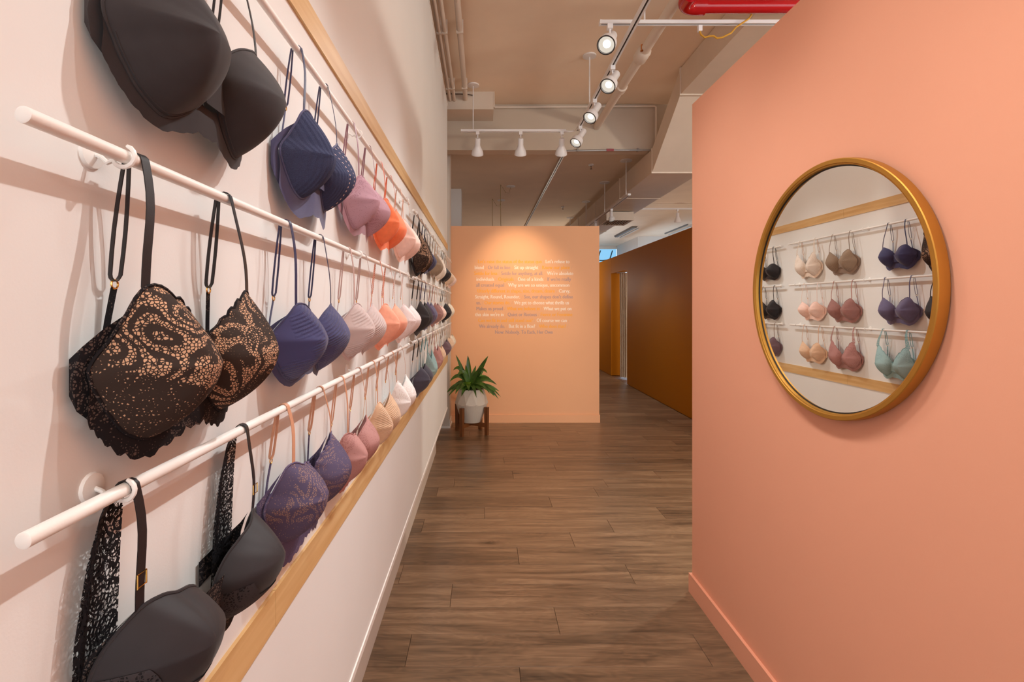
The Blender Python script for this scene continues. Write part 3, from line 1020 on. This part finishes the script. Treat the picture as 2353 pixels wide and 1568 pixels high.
# --- farthest section
bra(4.11, 0, 'black strapped half cup bra first in farthest section of top rail', 'demi', (f_black2, f_black2, s_black, f_black2), G[0], half=.08, k=1.0, D=.064, cz=-.18, near=1, strap_w=.007)
bra(4.5, 0, 'tan smooth bra in the farthest section of the top rail', 'tshirt', (f_nude, f_nude, s_nude, f_nude), G[0], half=.08, k=1.05, D=.066, cz=-.19, near=1, strap_w=.005)
bra(4.84, 0, 'pale blush bra last on the farthest top rail', 'tshirt', (f_peach, f_peach, s_peach, f_peach), G[0], half=.08, k=1.05, D=.066, cz=-.19, near=0, strap_w=.005)
bra(4.11, 1, 'black smooth bra first in farthest section of middle rail', 'triangle', (f_black2, f_black2, s_black, f_black2), G[1], half=.08, k=1.02, D=.066, cz=-.185, near=1, strap_w=.006)
bra(4.55, 1, 'cream smooth bra last on the farthest middle rail', 'triangle', (f_cream, f_cream, s_nude, f_cream), G[1], half=.08, k=1.02, D=.066, cz=-.18, near=0, strap_w=.005)
bra(4.11, 2, 'dark plum smooth bra first in farthest section of bottom rail', 'triangle', (f_dplum, f_dplum, s_brown, f_dplum), G[2], half=.08, k=1.0, D=.066, cz=-.18, near=1, strap_w=.006)
bra(4.5, 2, 'nude bra beside the dark plum bra on farthest bottom rail', 'triangle', (f_nude, f_nude, s_nude, f_nude), G[2], half=.08, k=1.0, D=.066, cz=-.18, near=0, strap_w=.005)
bra(4.84, 2, 'white smooth bra last on the farthest bottom rail', 'triangle', (f_cream, f_cream, s_pale, f_cream), G[2], half=.08, k=.98, D=.066, cz=-.175, near=0, strap_w=.005)

# ------------------------------------------------------------------ round mirror on the right wall
mr = thing('round_mirror', 'large round mirror in antique brass frame on the salmon wall', 'mirror', (1.042, 1.477, 1.474))
mr.rotation_euler = (0, math.radians(-90.0 - 0.6), 0)        # local z points away from the wall, leaning slightly down
MB().lathe([(0.376, 0.004), (0.379, 0.010), (0.379, 0.032), (0.377, 0.034), (0.3665, 0.034), (0.3645, 0.0315), (0.3615, 0.031), (0.360, 0.020)], 128).build('frame', BRASS, mr, True)
mg, nt, p, out = newmat('mirror_glass')
p.inputs['Base Color'].default_value = (0.93, 0.93, 0.92, 1)
p.inputs['Metallic'].default_value = 1.0
p.inputs['Roughness'].default_value = 0.0
MB().lathe([(0.362, 0.006), (0.362, 0.0195)], 128, None, (True, True)).build('mirror_glass', mg, mr)
MB().lathe([(0.3622, 0.0195), (0.3622, 0.0215), (0.3570, 0.0215), (0.3565, 0.0197)], 128).build('gasket', plain('black_gasket', (0.015, 0.012, 0.01), 0.5), mr, True)

# ------------------------------------------------------------------ plant in faceted pot on wooden stand
PC = Vector((-0.13, 5.6, 0))
ps = thing('plant_stand', 'dark walnut four legged plant stand under the white pot', 'plant stand', PC)
WAL = wood_simple('walnut', ph(96, 48, 18), ph(132, 70, 30), 2, 0.45)
LEGS = [(-0.102, -0.164), (0.169, -0.103), (0.098, 0.169), (-0.164, 0.103)]
for lx, ly in LEGS:
    a = math.atan2(ly, lx)
    mb = MB()
    c, s_ = math.cos(a), math.sin(a)
    pts = []
    for z, w in ((0.0, 0.017), (0.31, 0.021)):
        for u, v in ((-w, -w), (w, -w), (w, w), (-w, w)):
            pts.append((lx + u * c - v * s_, ly + u * s_ + v * c, z))
    mb.hexa(pts).build('leg', WAL, ps)
for (ax, ay), (bx, by) in ((LEGS[0], LEGS[2]), (LEGS[1], LEGS[3])):
    d = Vector((bx - ax, by - ay, 0)).normalized()
    nn = Vector((-d.y, d.x, 0)) * 0.014
    A, B = Vector((ax, ay, 0)) + d * 0.012, Vector((bx, by, 0)) - d * 0.012
    zz = 0.088 if ax == LEGS[0][0] else 0.0881
    MB().hexa([A - nn + Vector((0, 0, zz)), B - nn + Vector((0, 0, zz)), B + nn + Vector((0, 0, zz)), A + nn + Vector((0, 0, zz)),
               A - nn + Vector((0, 0, zz + .042)), B - nn + Vector((0, 0, zz + .042)), B + nn + Vector((0, 0, zz + .042)), A + nn + Vector((0, 0, zz + .042))]).build('cross_bar', WAL, ps)
pl = thing('potted_plant', 'leafy green plant in white faceted pot beside the salmon end wall', 'plant', (PC.x, PC.y, 0.131))
POTM = plain('matte_white_ceramic', (0.60, 0.545, 0.475), 0.55, bump=0.03, bscale=90)
mb = MB()
nseg = 10
zr = [(0.105, 0.0), (0.134, 0.07), (0.156, 0.13), (0.171, 0.178), (0.181, 0.205), (0.186, 0.215)]
mb.lathe(zr[:-1], 40, None, (True, False))
_ring = len(mb.v) - 40
for i in range(40):                              # the round lower bowl meets the ten-sided rim
    a = 2 * PI * i / 40
    q = (a % (2 * PI / nseg)) - PI / nseg
    rr_ = 0.186 * math.cos(PI / nseg) / math.cos(q)
    mb.v.append((rr_ * math.cos(a), rr_ * math.sin(a), 0.215))
for i in range(40):
    j = (i + 1) % 40
    mb.f.append((_ring + i, _ring + j, _ring + 40 + j, _ring + 40 + i))
n = len(mb.v)
for i in range(nseg):
    a = 2 * PI * i / nseg
    mb.v.append((0.186 * math.cos(a), 0.186 * math.sin(a), 0.215))
for i in range(nseg):
    a = 2 * PI * (i + 0.5) / nseg
    mb.v.append((0.146 * math.cos(a), 0.146 * math.sin(a), 0.37))
for i in range(nseg):
    a = 2 * PI * (i + 0.5) / nseg
    mb.v.append((0.136 * math.cos(a), 0.136 * math.sin(a), 0.37))
for i in range(nseg):
    a = 2 * PI * (i + 0.5) / nseg
    mb.v.append((0.138 * math.cos(a), 0.138 * math.sin(a), 0.34))
for i in range(nseg):
    j = (i + 1) % nseg
    mb.f.append((n + i, n + j, n + nseg + i))
    mb.f.append((n + j, n + nseg + j, n + nseg + i))
    mb.f.append((n + nseg + i, n + nseg + j, n + 2 * nseg + j, n + 2 * nseg + i))
    mb.f.append((n + 2 * nseg + i, n + 2 * nseg + j, n + 3 * nseg + j, n + 3 * nseg + i))
mb.build('pot', POTM, pl)
MB().lathe([(0.0005, 0.345), (0.139, 0.345), (0.139, 0.335)], 24).build('soil', plain('dark_soil', (0.03, 0.02, 0.012), 0.95, bump=0.8, bscale=90), pl)


def leaf_mat():
    m, nt, p, out = newmat('dracaena_leaf')
    tc = N(nt, 'ShaderNodeTexCoord')
    nz = N(nt, 'ShaderNodeTexNoise', i_Scale=14.0, i_Detail=2.0)
    nt.links.new(tc.outputs['Object'], nz.inputs['Vector'])
    cr = N(nt, 'ShaderNodeValToRGB')
    cr.color_ramp.elements[0].position, cr.color_ramp.elements[0].color = 0.3, (0.020, 0.062, 0.007, 1)
    cr.color_ramp.elements[1].position, cr.color_ramp.elements[1].color = 0.75, (0.085, 0.185, 0.02, 1)
    nt.links.new(nz.outputs[0], cr.inputs[0])
    nt.links.new(cr.outputs[0], p.inputs['Base Color'])
    p.inputs['Roughness'].default_value = 0.35
    return m


LEAF = leaf_mat()
LEAF2 = plain('young_leaf', (0.17, 0.27, 0.02), 0.4)
crown = Vector((-0.02, 0.0, 0.36))
tips = [(1047, 815, -.05, 1), (1075, 817, .05, 1), (1122, 818, -.02, 1), (1056, 836, .06, 1), (1033, 878, -.05, 2), (1025, 905, -.10, 2), (1030, 912, -.16, 2), (1041, 852, .08, 1.6),
        (1142, 885, .0, 2), (1151, 913, -.10, 2), (1146, 918, -.05, 2), (1137, 912, -.16, 2), (1095, 915, -.24, 1.6), (1077, 900, -.22, 1.5), (1058, 898, -.2, 1.8), (1094, 840, .12, 1),
        (1112, 850, .15, 1.3), (1065, 858, .16, 1.2), (1040, 890, .12, 2), (1128, 872, .14, 2), (1102, 846, -.1, 1), (1036, 900, .02, 2), (1046, 906, -.18, 2), (1060, 912, -.22, 1.8), (1126, 906, -.2, 2), (1148, 900, .06, 2), (1135, 880, -.12, 2), (1112, 908, -.23, 1.7), (1050, 868, -.12, 1.8), (1120, 858, -.1, 1.6), (1070, 838, -.05, 1)]
for i, (tx, ty, dy, arch) in enumerate(tips):
    tip = at(tx, ty, PC.y + dy) - Vector((PC.x, PC.y, 0.131))
    base = crown + Vector((random.uniform(-.025, .025), random.uniform(-.025, .025), random.uniform(-.015, .02)))
    mid = (base + tip) / 2
    hgt = (tip - base).length
    mid.z += 0.20 * hgt * (arch - 0.6)
    if arch >= 1.5:
        mid = base.lerp(tip, 0.45)
        mid.z = max(base.z, tip.z) + 0.11 + 0.06 * random.random()
    rows = []
    NS = 10
    for q in range(NS + 1):
        t = q / NS
        p0 = base * (1 - t) ** 2 + mid * 2 * t * (1 - t) + tip * t * t
        tg = ((mid - base) * 2 * (1 - t) + (tip - mid) * 2 * t).normalized()
        sd = tg.cross(Vector((0, -0.75, 0.65))).normalized()
        nr_ = sd.cross(tg)
        w = 0.026 * (math.sin(PI * min(1.0, 0.16 + 0.84 * t)) ** 0.8) * (1.15 if i % 3 else 0.85)
        rows.append([p0 - sd * w, p0 - nr_ * w * 0.35, p0 + sd * w])
    mb = MB()
    mb.grid(rows)
    mb.build('leaf', LEAF, pl, True)
mb = MB()
base = crown + Vector((-0.02, -0.05, 0.0))
mb.grid([[base + Vector((-0.004, 0, 0)), base + Vector((0, -.004, 0)), base + Vector((0.004, 0, 0))],
         [base + Vector((-0.022, -.01, .06)), base + Vector((0, -.018, .06)), base + Vector((0.022, -.01, .06))],
         [base + Vector((-0.036, -.03, .095)), base + Vector((0, -.035, .095)), base + Vector((0.036, -.03, .095))],
         [base + Vector((-0.034, -.05, .10)), base + Vector((0, -.055, .10)), base + Vector((0.034, -.05, .10))]])
mb.build('leaf', LEAF2, pl, True, 'young yellow green leaf')
MB().tube([Vector((0, 0, .335)), Vector((-.005, 0, .36)), Vector((-.01, 0, .40))], [.016, .013, .008], 8).build('stem', plain('plant_stem', (0.10, 0.09, 0.04), 0.8), pl, True)

# ------------------------------------------------------------------ curtain in the doorway
ct = thing('curtain', 'cream linen curtain hanging in the orange doorway', 'curtain', (2.80, 9.86, 0.0))
rows = []
for iz in range(15):
    z = 0.02 + (2.10 - 0.02) * iz / 14
    row = []
    for j in range(41):
        t = j / 40
        u = (t - 0.5) * 0.22
        wv = 0.018 * math.sin(t * PI * 9 + 0.6 * math.sin(z * 2.2)) * (1.15 - 0.2 * z)
        row.append((u * 0.55 + wv * 0.7, -u * 0.75 + wv * 0.7, z))
    rows.append(row)
mb = MB()
mb.grid(rows)
mb.build('cloth', plain('cream_linen', (0.74, 0.62, 0.48), 0.9, bump=0.3, bscale=300), ct, True)
MB().tube([(-0.10, 0.14, 2.105), (0.05, -0.24, 2.105)], 0.008).build('rod', TRACKW, ct, True)

# ------------------------------------------------------------------ ceiling services
dk = thing('air_duct', 'big painted rectangular air duct stepping down under the beam', 'duct', (2.12, 5, 3.16))
o = Vector((2.12, 5, 3.16))


def rel(*p):
    return tuple(Vector(p) - o)


xl, xr_ = 1.86, 2.40
MB().hexa([rel(xl, -2, 3.425), rel(xr_, -2, 3.425), rel(xr_, 4.67, 3.425), rel(xl, 4.67, 3.425), rel(xl, -2, 3.67), rel(xr_, -2, 3.67), rel(xr_, 4.67, 3.67), rel(xl, 4.67, 3.67)]).build('near_run', DUCT, dk)
MB().hexa([rel(xl, 4.675, 3.425), rel(xr_, 4.675, 3.425), rel(xr_, 5.46, 2.90), rel(xl, 5.46, 2.90), rel(xl, 4.675, 3.67), rel(xr_, 4.675, 3.67), rel(xr_, 5.46, 3.16), rel(xl, 5.46, 3.16)]).build('offset_section', DUCT, dk)
for ya, yb in ((5.465, 6.75), (6.755, 8.2), (8.205, 9.7), (9.705, 11.2), (11.205, 12.9)):
    MB().box(xl - o.x, xr_ - o.x, ya - o.y, yb - o.y, 2.90 - o.z, 3.16 - o.z).build('far_run', DUCT, dk)
for yy in (4.67,):
    MB().box(xl - 0.012 - o.x, xr_ + .012 - o.x, yy - .012 - o.y, yy + .012 - o.y, 3.412 - o.z, 3.674 - o.z).build('flange', DUCT, dk)
for yy in (5.463, 6.752, 8.2, 9.7):
    MB().box(xl - 0.008 - o.x, xr_ + .008 - o.x, yy - .012 - o.y, yy + .012 - o.y, 2.892 - o.z, 3.168 - o.z).build('flange', DUCT, dk)
# diffuser under the far run
df = thing('air_diffuser', 'boxy slatted air diffuser under the far duct', 'air vent', (2.11, 7.9, 2.757))
MB().box(-.21, .21, -.26, -.235, 0, .13).box(-.21, .21, .235, .26, 0, .13).box(-.21, -.185, -.235, .235, 0, .13).box(.185, .21, -.235, .235, 0, .13).build('collar', DUCT, df)
MB().box(-.185, .185, -.235, .235, .05, .06).build('back_plate', DARK, df)
for k_ in range(9):
    x0 = -.17 + k_ * .0415
    MB().hexa([(x0, -.235, .004), (x0 + .012, -.235, .004), (x0 + .012, .235, .004), (x0, .235, .004), (x0 + .014, -.235, .03), (x0 + .026, -.235, .03), (x0 + .026, .235, .03), (x0 + .014, .235, .03)]).build('slat', DUCT, df)
# soffit box against the beam
sb = thing('duct_box', 'square painted duct box hung where pipes meet the beam', 'duct', (-.215, 5.365, 3.495))
MB().box(-.325, .325, -.165, .164, 0, .185).build('casing', DUCT, sb)
MB().box(.325, .337, -.17, -.15, .02, .19).build('corner_angle', DUCT, sb)
MB().tube([(-.325, -.172, .150), (-.15, -.178, .157), (0.05, -.178, .152), (.11, -.172, .143)], .006).build('strap', plain('dark_strap', (0.12, 0.08, 0.06), 0.6), sb, True)
# pipes by the left wall
PIPE = plain('painted_pipe', (0.72, 0.62, 0.53), 0.5)
for x, r, lb in ((-0.345, .017, 'painted ceiling conduit closest to the white display wall'), (-0.300, .017, 'painted ceiling conduit second from the white display wall'), (-0.183, .024, 'thicker painted ceiling conduit with cable beside it')):
    z = ZC - r - .004 - (.07 if r < .02 else .05)
    p0 = thing('ceiling_conduit', lb, 'pipe', (x, 3.0, z), 0, 'conduits along the left of the ceiling')
    MB().tube([(0, -4, 0), (0, 0, 0), (0, 2.19, 0)], r, 10).build('pipe', PIPE, p0, True)
    for yy in (-0.6, 0.9, 1.9):
        MB().box(-r - .004, r + .004, yy - .01, yy + .01, -r - .003, ZC - z).build('clip', PIPE, p0)
    if r > .02:
        MB().tube([(.035, -3, .005), (.036, .0, .006), (.02, .35, -.012), (.0, .5, -.027)], .007, 6).build('cable', PIPE, p0, True)
# sprinkler main
sp = thing('sprinkler_pipe', 'long painted sprinkler pipe running parallel to the lighting track', 'pipe', (1.265, 4, 3.43))
MB().tube([(0, -5, 0), (0, 0, 0), (0, 1.525, 0)], .038, 14).build('pipe', PIPE, sp, True)
MB().lathe([(.038, -.08), (.055, -.06), (.055, .06), (.038, .08)], 14, Matrix.Translation((0, -.05, 0)) @ Matrix.Rotation(PI / 2, 4, 'X')).build('coupling', PIPE, sp, True)
MB().lathe([(.038, -.05), (.05, -.04), (.05, .04), (.038, .05)], 14, Matrix.Translation((0, .55, 0)) @ Matrix.Rotation(PI / 2, 4, 'X')).build('coupling', PIPE, sp, True)
cu_ = plain('copper', (0.55, 0.22, 0.08), 0.35, metal=1.0)
MB().lathe([(.003, -.040), (.013, -.038), (.013, -.035), (.005, -.03), (.007, -.02), (.008, .012)], 10, Matrix.Translation((-.036, -.16, .012))).build('sprinkler_head', cu_, sp, True)
# red sprinkler main with elbow
rp = thing('red_pipe', 'glossy red fire pipe with elbow near the ceiling', 'pipe', (1.285, 3.10, 3.30))
pts = [(1.9, 0, 0.005), (0.9, 0, 0.002), (0.06, 0, 0)]
for k_ in range(7):
    a = PI / 2 * k_ / 6
    pts.append((0.03 - 0.07 * math.sin(a), -0.07 * (1 - math.cos(a)), 0))
pts += [(-0.04, -0.5, 0), (-0.04, -1.6, 0)]
MB().tube(pts, .0385, 20).build('pipe', RED, rp, True)
epts = [(0.10, 0, 0), (0.03, 0, 0)] + [(0.03 - 0.07 * math.sin(PI / 2 * k_ / 8), -0.07 * (1 - math.cos(PI / 2 * k_ / 8)), 0) for k_ in range(1, 9)] + [(-.04, -.13, 0)]
MB().tube(epts, [.050, .048] + [.047] * 8 + [.050], 20).build('elbow', RED, rp, True)
# conduits on the beam
cn = thing('beam_conduit', 'grey metal conduit fixed along the lower edge of the beam', 'pipe', (1.2, 5.52, 3.165))
GREYM = plain('galvanised', (0.30, 0.27, 0.25), 0.4, metal=0.6)
MB().tube([(-.34, .16, -.02), (-.32, .06, -.02), (-.27, .0, -.008), (.2, -.008, 0), (.66, -.008, 0)], .011, 8).build('pipe', GREYM, cn, True)
for x in (-.15, .52):
    MB().box(x - .01, x + .01, -.022, .01, -.016, .018).build('clip', GREYM, cn)
MB().box(.17, .25, -.021, -.004, -.013, .013).build('sticker', plain('dark_red', (0.30, 0.06, 0.07), 0.6), cn)
cn2 = thing('ceiling_conduit', 'thin painted conduit along the top edge of the beam', 'pipe', (1.0, 5.52, 3.64))
MB().tube([(-.87, -.01, 0), (.0, -.01, .006), (.90, -.01, .012), (.92, -.01, -.0), (.92, -.01, -.46)], .013, 8).build('pipe', PIPE, cn2, True)

# --- lighting tracks
def track(a, b, label, group='lighting tracks'):
    a, b = Vector(a), Vector(b)
    L = (b - a).length
    d = (b - a).normalized()
    r = thing('lighting_track', label, 'lighting track', a, math.atan2(d.y, d.x), group)
    MB().box(0, L, -.018, -.006, 0, .022).box(0, L, .006, .018, 0, .022).box(0, L, -.006, .006, .010, .022).build('channel', TRACKW, r)
    MB().box(.004, L - .004, -.0058, .0058, .004, .0098).build('slot', DARK, r)
    MB().box(-.01, 0, -.019, .019, -.001, .023).build('end_cap', TRACKW, r)
    return r


def drop(track_o, x, h, canopy=.06):
    MB().tube([(x, 0, .022), (x, 0, h)], .006, 8).build('drop_rod', TRACKW, track_o, True)
    MB().lathe([(.010, h - .016), (canopy, h - .012), (canopy, h)], 20, Matrix.Translation((x, 0, 0)), (True, True)).build('canopy', TRACKW, track_o, True)


tA = track((.955, .3, 3.20), (.955, 5.02, 3.20), 'long white lighting track running along the aisle overhead')
drop(tA, 4.15, ZC - 3.20)
drop(tA, 1.4, ZC - 3.20)
tB = track((-.215, 5.04, 3.20), (.84, 5.04, 3.20), 'short white lighting track in front of the beam')
drop(tB, .115, ZC - 3.20)
MB().tube([(1.055, 0, .008), (1.10, 0, .006), (1.13, -.008, .008), (1.141, -.02, .010)], .009, 8).build('flexible_joint', TRACKW, tB, True)
tC = track((.758, 3.19, 3.24), (2.3, 3.19, 3.255), 'white lighting track crossing above the salmon wall')
drop(tC, .28, ZC - 3.24, .03)
tD = track((.975, 5.78, ZC2 - .03), (.975, 12.5, ZC2 - .03), 'long lighting track on the far ceiling beyond beam')
tE = track((1.825, 6.2, 2.815), (1.825, 12, 2.815), 'lighting track hung beside the far duct')
for x in (.13, 1.25, 2.6, 4.2):
    drop(tE, x, ZC2 - 2.815, .075)
tF = track((2.6, 9.0, 3.19), (6.4, 9.0, 3.19), 'lighting track over the orange fitting room wall')
drop(tF, 2.2, ZC2 - 3.19)

BULB = emit('lit_reflector', (1.0, 0.90, 0.76), 0.26)
BULB_CORE = emit('lamp_core', (1.0, 0.96, 0.9), 7.0)
BULBOFF = plain('lamp_glass', (0.5, 0.5, 0.48), 0.2)
HEADW = plain('white_lamp_enamel', (0.80, 0.77, 0.77), 0.35)
RIM = plain('dark_rim', (0.05, 0.04, 0.035), 0.4)


def spot(mount, target, label, watts=SPOT_W, ang=46, lit=True, kind='flood', scale=1.0, blend=0.95, col=SPOT_COL, arm=.085, size=.018):
    """track spotlight: adapter on the track, stem, tilting head, lens and the light it gives"""
    mount = Vector(mount)
    r = thing('track_spotlight', label, 'spotlight', mount, 0, 'track spotlights')
    MB().box(-.017, .017, -.017, .017, -.030, .0).build('adapter', HEADW, r)
    MB().tube([(0, 0, -.03), (0, 0, -arm)], .0055, 8).build('stem', HEADW, r, True)
    piv = Vector((0, 0, -arm - .012))
    d = (Vector(target) - mount - piv).normalized()
    q = d.to_track_quat('Z', 'Y').to_matrix().to_4x4()
    M = Matrix.Translation(piv) @ q @ Matrix.Scale(scale, 4)
    if kind == 'flood':
        prof = [(.004, -.085), (.026, -.083), (.031, -.072), (.031, .010), (.036, .022), (.055, .045), (.0585, .060), (.0585, .098), (.0555, .100), (.0545, .099), (.053, .088)]
        face = .088
    else:
        prof = [(.004, -.035), (.024, -.033), (.027, -.025), (.028, .035), (.034, .055), (.052, .088), (.060, .115), (.061, .135), (.059, .135), (.055, .118)]
        face = .118
    MB().lathe(prof, 28, M).build('housing', HEADW, r, True)
    f = face
    MB().lathe([(.0585, f + .0105), (.0592, f + .013), (.0515, f + .0135), (.0495, f + .002)], 28, M).build('rim', RIM if lit and kind == 'flood' else HEADW, r, True)
    MB().lathe([(.0005, f - .012), (.020, f - .011), (.038, f - .006), (.0515, f)], 28, M).build('lens', BULB if lit else BULBOFF, r, True)
    if lit:
        MB().lathe([(.0005, f - .003), (.013, f - .0035), (.024, f - .0075)], 20, M).build('lamp', BULB_CORE, r, True)
    if lit and watts > 0:
        li = bpy.data.lights.new('lamp_light', 'SPOT')
        li.energy = watts
        li.color = col
        li.spot_size = math.radians(ang)
        li.spot_blend = blend
        li.shadow_soft_size = size
        lo = link('lamp_light', li, r)
        lo.location = piv + d * (f * scale + .03)
        lo.rotation_euler = d.to_track_quat('-Z', 'Y').to_euler()
    return r


# the four heads seen lit over the aisle, then the same kind out of frame towards the camera
spot((.815, 3.19, 3.24), (-.36, 1.35, 1.1), 'nearest lit track spotlight, hung from the crossing track', 27)
spot((.955, 3.66, 3.20), (-.36, 2.35, 1.1), 'second lit track spotlight along the aisle track')
spot((.955, 4.25, 3.20), (-.36, 3.25, 1.1), 'third lit track spotlight along the aisle track')
spot((.955, 4.88, 3.20), (-.36, 4.1, 1.1), 'farthest lit track spotlight at the end of the aisle track')
spot((.955, 2.45, 3.20), (-.36, 1.9, 1.1), 'lit track spotlight overhead halfway along the salmon wall')
spot((.955, 1.80, 3.20), (-.36, 1.2, 1.1), 'lit track spotlight overhead opposite the round mirror')
spot((.955, 1.22, 3.20), (-.36, 0.62, 1.1), 'lit track spotlight overhead in front of the camera', 31, 54)
spot((.955, 0.95, 3.20), (-.36, 0.15, 1.1), 'lit track spotlight overhead near the camera', 9)
# three on the short track wash the end wall
spot((-.055, 5.04, 3.20), (-.1, 5.9, 1.9), 'left unlit white spotlight of the three on short track', 0, lit=False, kind='bell')
spot((.382, 5.04, 3.20), (.42, 6.1, 1.42), 'middle white spotlight of the three on short track', 41, 62, kind='bell', col=(1.0, .76, .5), blend=1.0, size=.04)
spot((.80, 5.04, 3.20), (.84, 5.9, 1.9), 'right unlit white spotlight of the three on short track', 0, lit=False, kind='bell')
# added track and spots out of view brighten the salmon wall; then others
tG = track((-.05, .2, 3.30), (-.05, 2.5, 3.30), 'added unseen lighting track overhead facing the salmon wall')
for yy, lb in ((.35, 'added overhead fill spotlight aimed at the near salmon wall'), (1.2, 'added overhead fill spotlight aimed beneath the round mirror'), (2.1, 'added overhead fill spotlight aimed at the end of salmon wall')):
    spot((-.05, yy, 3.30), (1.0, yy + .1, .7), lb, 27, 76, blend=1.0, size=.12, col=(1.0, .97, .92))
spot((1.98, 3.19, 3.25), (1.9, 3.0, 2.0), 'glowing spotlight on the crossing track above salmon wall', 30, 90)
spot((1.825, 7.05, 2.815), (1.95, 6.9, 0.4), 'lit spotlight beside the far duct, nearer of two', 12, 90, scale=.75, blend=1.0, size=.05)
spot((1.825, 8.05, 2.815), (1.83, 7.9, 0.5), 'lit spotlight beside the far duct, farther of two', 10, 110, scale=.75)
spot((3.53, 9.0, 3.19), (3.6, 9.2, 1.5), 'white spotlight hanging over the orange fitting room wall', 0, lit=False, kind='bell')

# adapter with yellow cable on the crossing track
yc = thing('yellow_cable', 'yellow power cable drooping from the crossing track adapter', 'cable', at(1608, 62, 3.19))
o2 = at(1608, 62, 3.19)
cp = [(1607, 70), (1611, 80), (1619, 86), (1632, 83), (1640, 83), (1648, 88), (1660, 86), (1680, 76), (1692, 62), (1706, 53), (1722, 42), (1733, 22), (1744, 0), (1752, -20)]
cps = [at(x, y, 3.19 - 0.004 * i) - o2 for i, (x, y) in enumerate(cp)]
MB().tube(cps, .0058, 8).build('cord', plain('yellow_rubber', (0.55, 0.28, 0.02), 0.5), yc, True)
MB().box(-.012, .012, -.012, .012, -.03, .008).build('live_end', HEADW, yc)

# sprinkler heads on the far ceiling
for (x, y, lb) in ((1.42, 6.52, 'nearer small sprinkler head under the far ceiling'), (1.49, 9.27, 'farther small sprinkler head under the far ceiling')):
    s_ = thing('sprinkler', lb, 'sprinkler', (x, y, ZC2), 0, 'ceiling sprinklers')
    MB().lathe([(.035, 0), (.035, -.01), (.014, -.02)], 14, None, (True, True)).build('escutcheon', TRACKW, s_, True)
    MB().lathe([(.008, -.02), (.006, -.035), (.003, -.045), (.004, -.055), (.016, -.058), (.016, -.061)], 10, None, (False, True)).build('head', plain('dull_bronze', (0.16, 0.1, 0.06), 0.5, metal=0.7), s_, True)
# fluorescent battens far back
for (x, y0, y1, lb) in ((3.52, 11.5, 13.1, 'long grey fluorescent fitting on the far ceiling'), (4.62, 11.2, 12.6, 'slim fluorescent batten above the orange fitting room wall')):
    b_ = thing('ceiling_light', lb, 'ceiling light', (x, y0, ZC2), 0)
    w_, h_ = (.75, .04) if x < 4 else (.16, .03)
    MB().hexa([(-.05 * w_, 0, -h_), (.05 * w_, 0, -h_), (.05 * w_, y1 - y0, -h_), (-.05 * w_, y1 - y0, -h_), (-.09 * w_, 0, 0), (.09 * w_, 0, 0), (.09 * w_, y1 - y0, 0), (-.09 * w_, y1 - y0, 0)]).build('housing', plain('grey_enamel', (0.16, 0.15, 0.14), 0.6), b_)
    MB().tube([(0.09, .02, -.05), (0.09, y1 - y0 - .02, -.05)], .016, 8).build('tube', plain('grey_tube', (0.5, 0.5, 0.48), 0.3), b_, True)
# loose wires from the far ceiling
for (x, y, zl, lb) in ((.27, 7.6, .75, 'thin yellow wire hanging from the far ceiling plate'), (.16, 8.6, .6, 'second thin wire hanging lower beyond the end wall')):
    w_ = thing('ceiling_wire', lb, 'wire', (x, y, ZC2))
    MB().tube([(0, 0, -.002), (.0, .0, -.3), (.004, .0, -zl)], .004, 6).build('cord', plain('tan_wire', (0.30, 0.20, 0.06), 0.6), w_, True)
    MB().tube([(0.005, 0, -.004), (.08, .02, -.12), (.13, .05, -.12), (.16, .1, -.01)], .003, 6).build('cord', plain('tan_wire', (0.30, 0.20, 0.06), 0.6), w_, True)
    MB().lathe([(.07, 0), (.07, -.008), (.03, -.014)], 16, Matrix.Translation((.16, .1, 0)), (True, True)).build('plate', TRACKW, w_, True)

# unseen fill lights added for brightness, without fixtures (beyond the salmon wall and behind the camera)
for (x, y, z, e) in ((4.5, 1.5, 2.4, 75), (4.8, 6.5, 1.5, 9), (1.6, 11.5, 1.9, 12), (3.5, 9.2, 1.7, 6), (.75, -1.9, 2.6, 9)):
    li = bpy.data.lights.new('fill_light', 'POINT')
    li.energy = e
    li.color = FILL_COL
    li.shadow_soft_size = .15
    lo = link('fill_light', li)
    lo.location = (x, y, z)
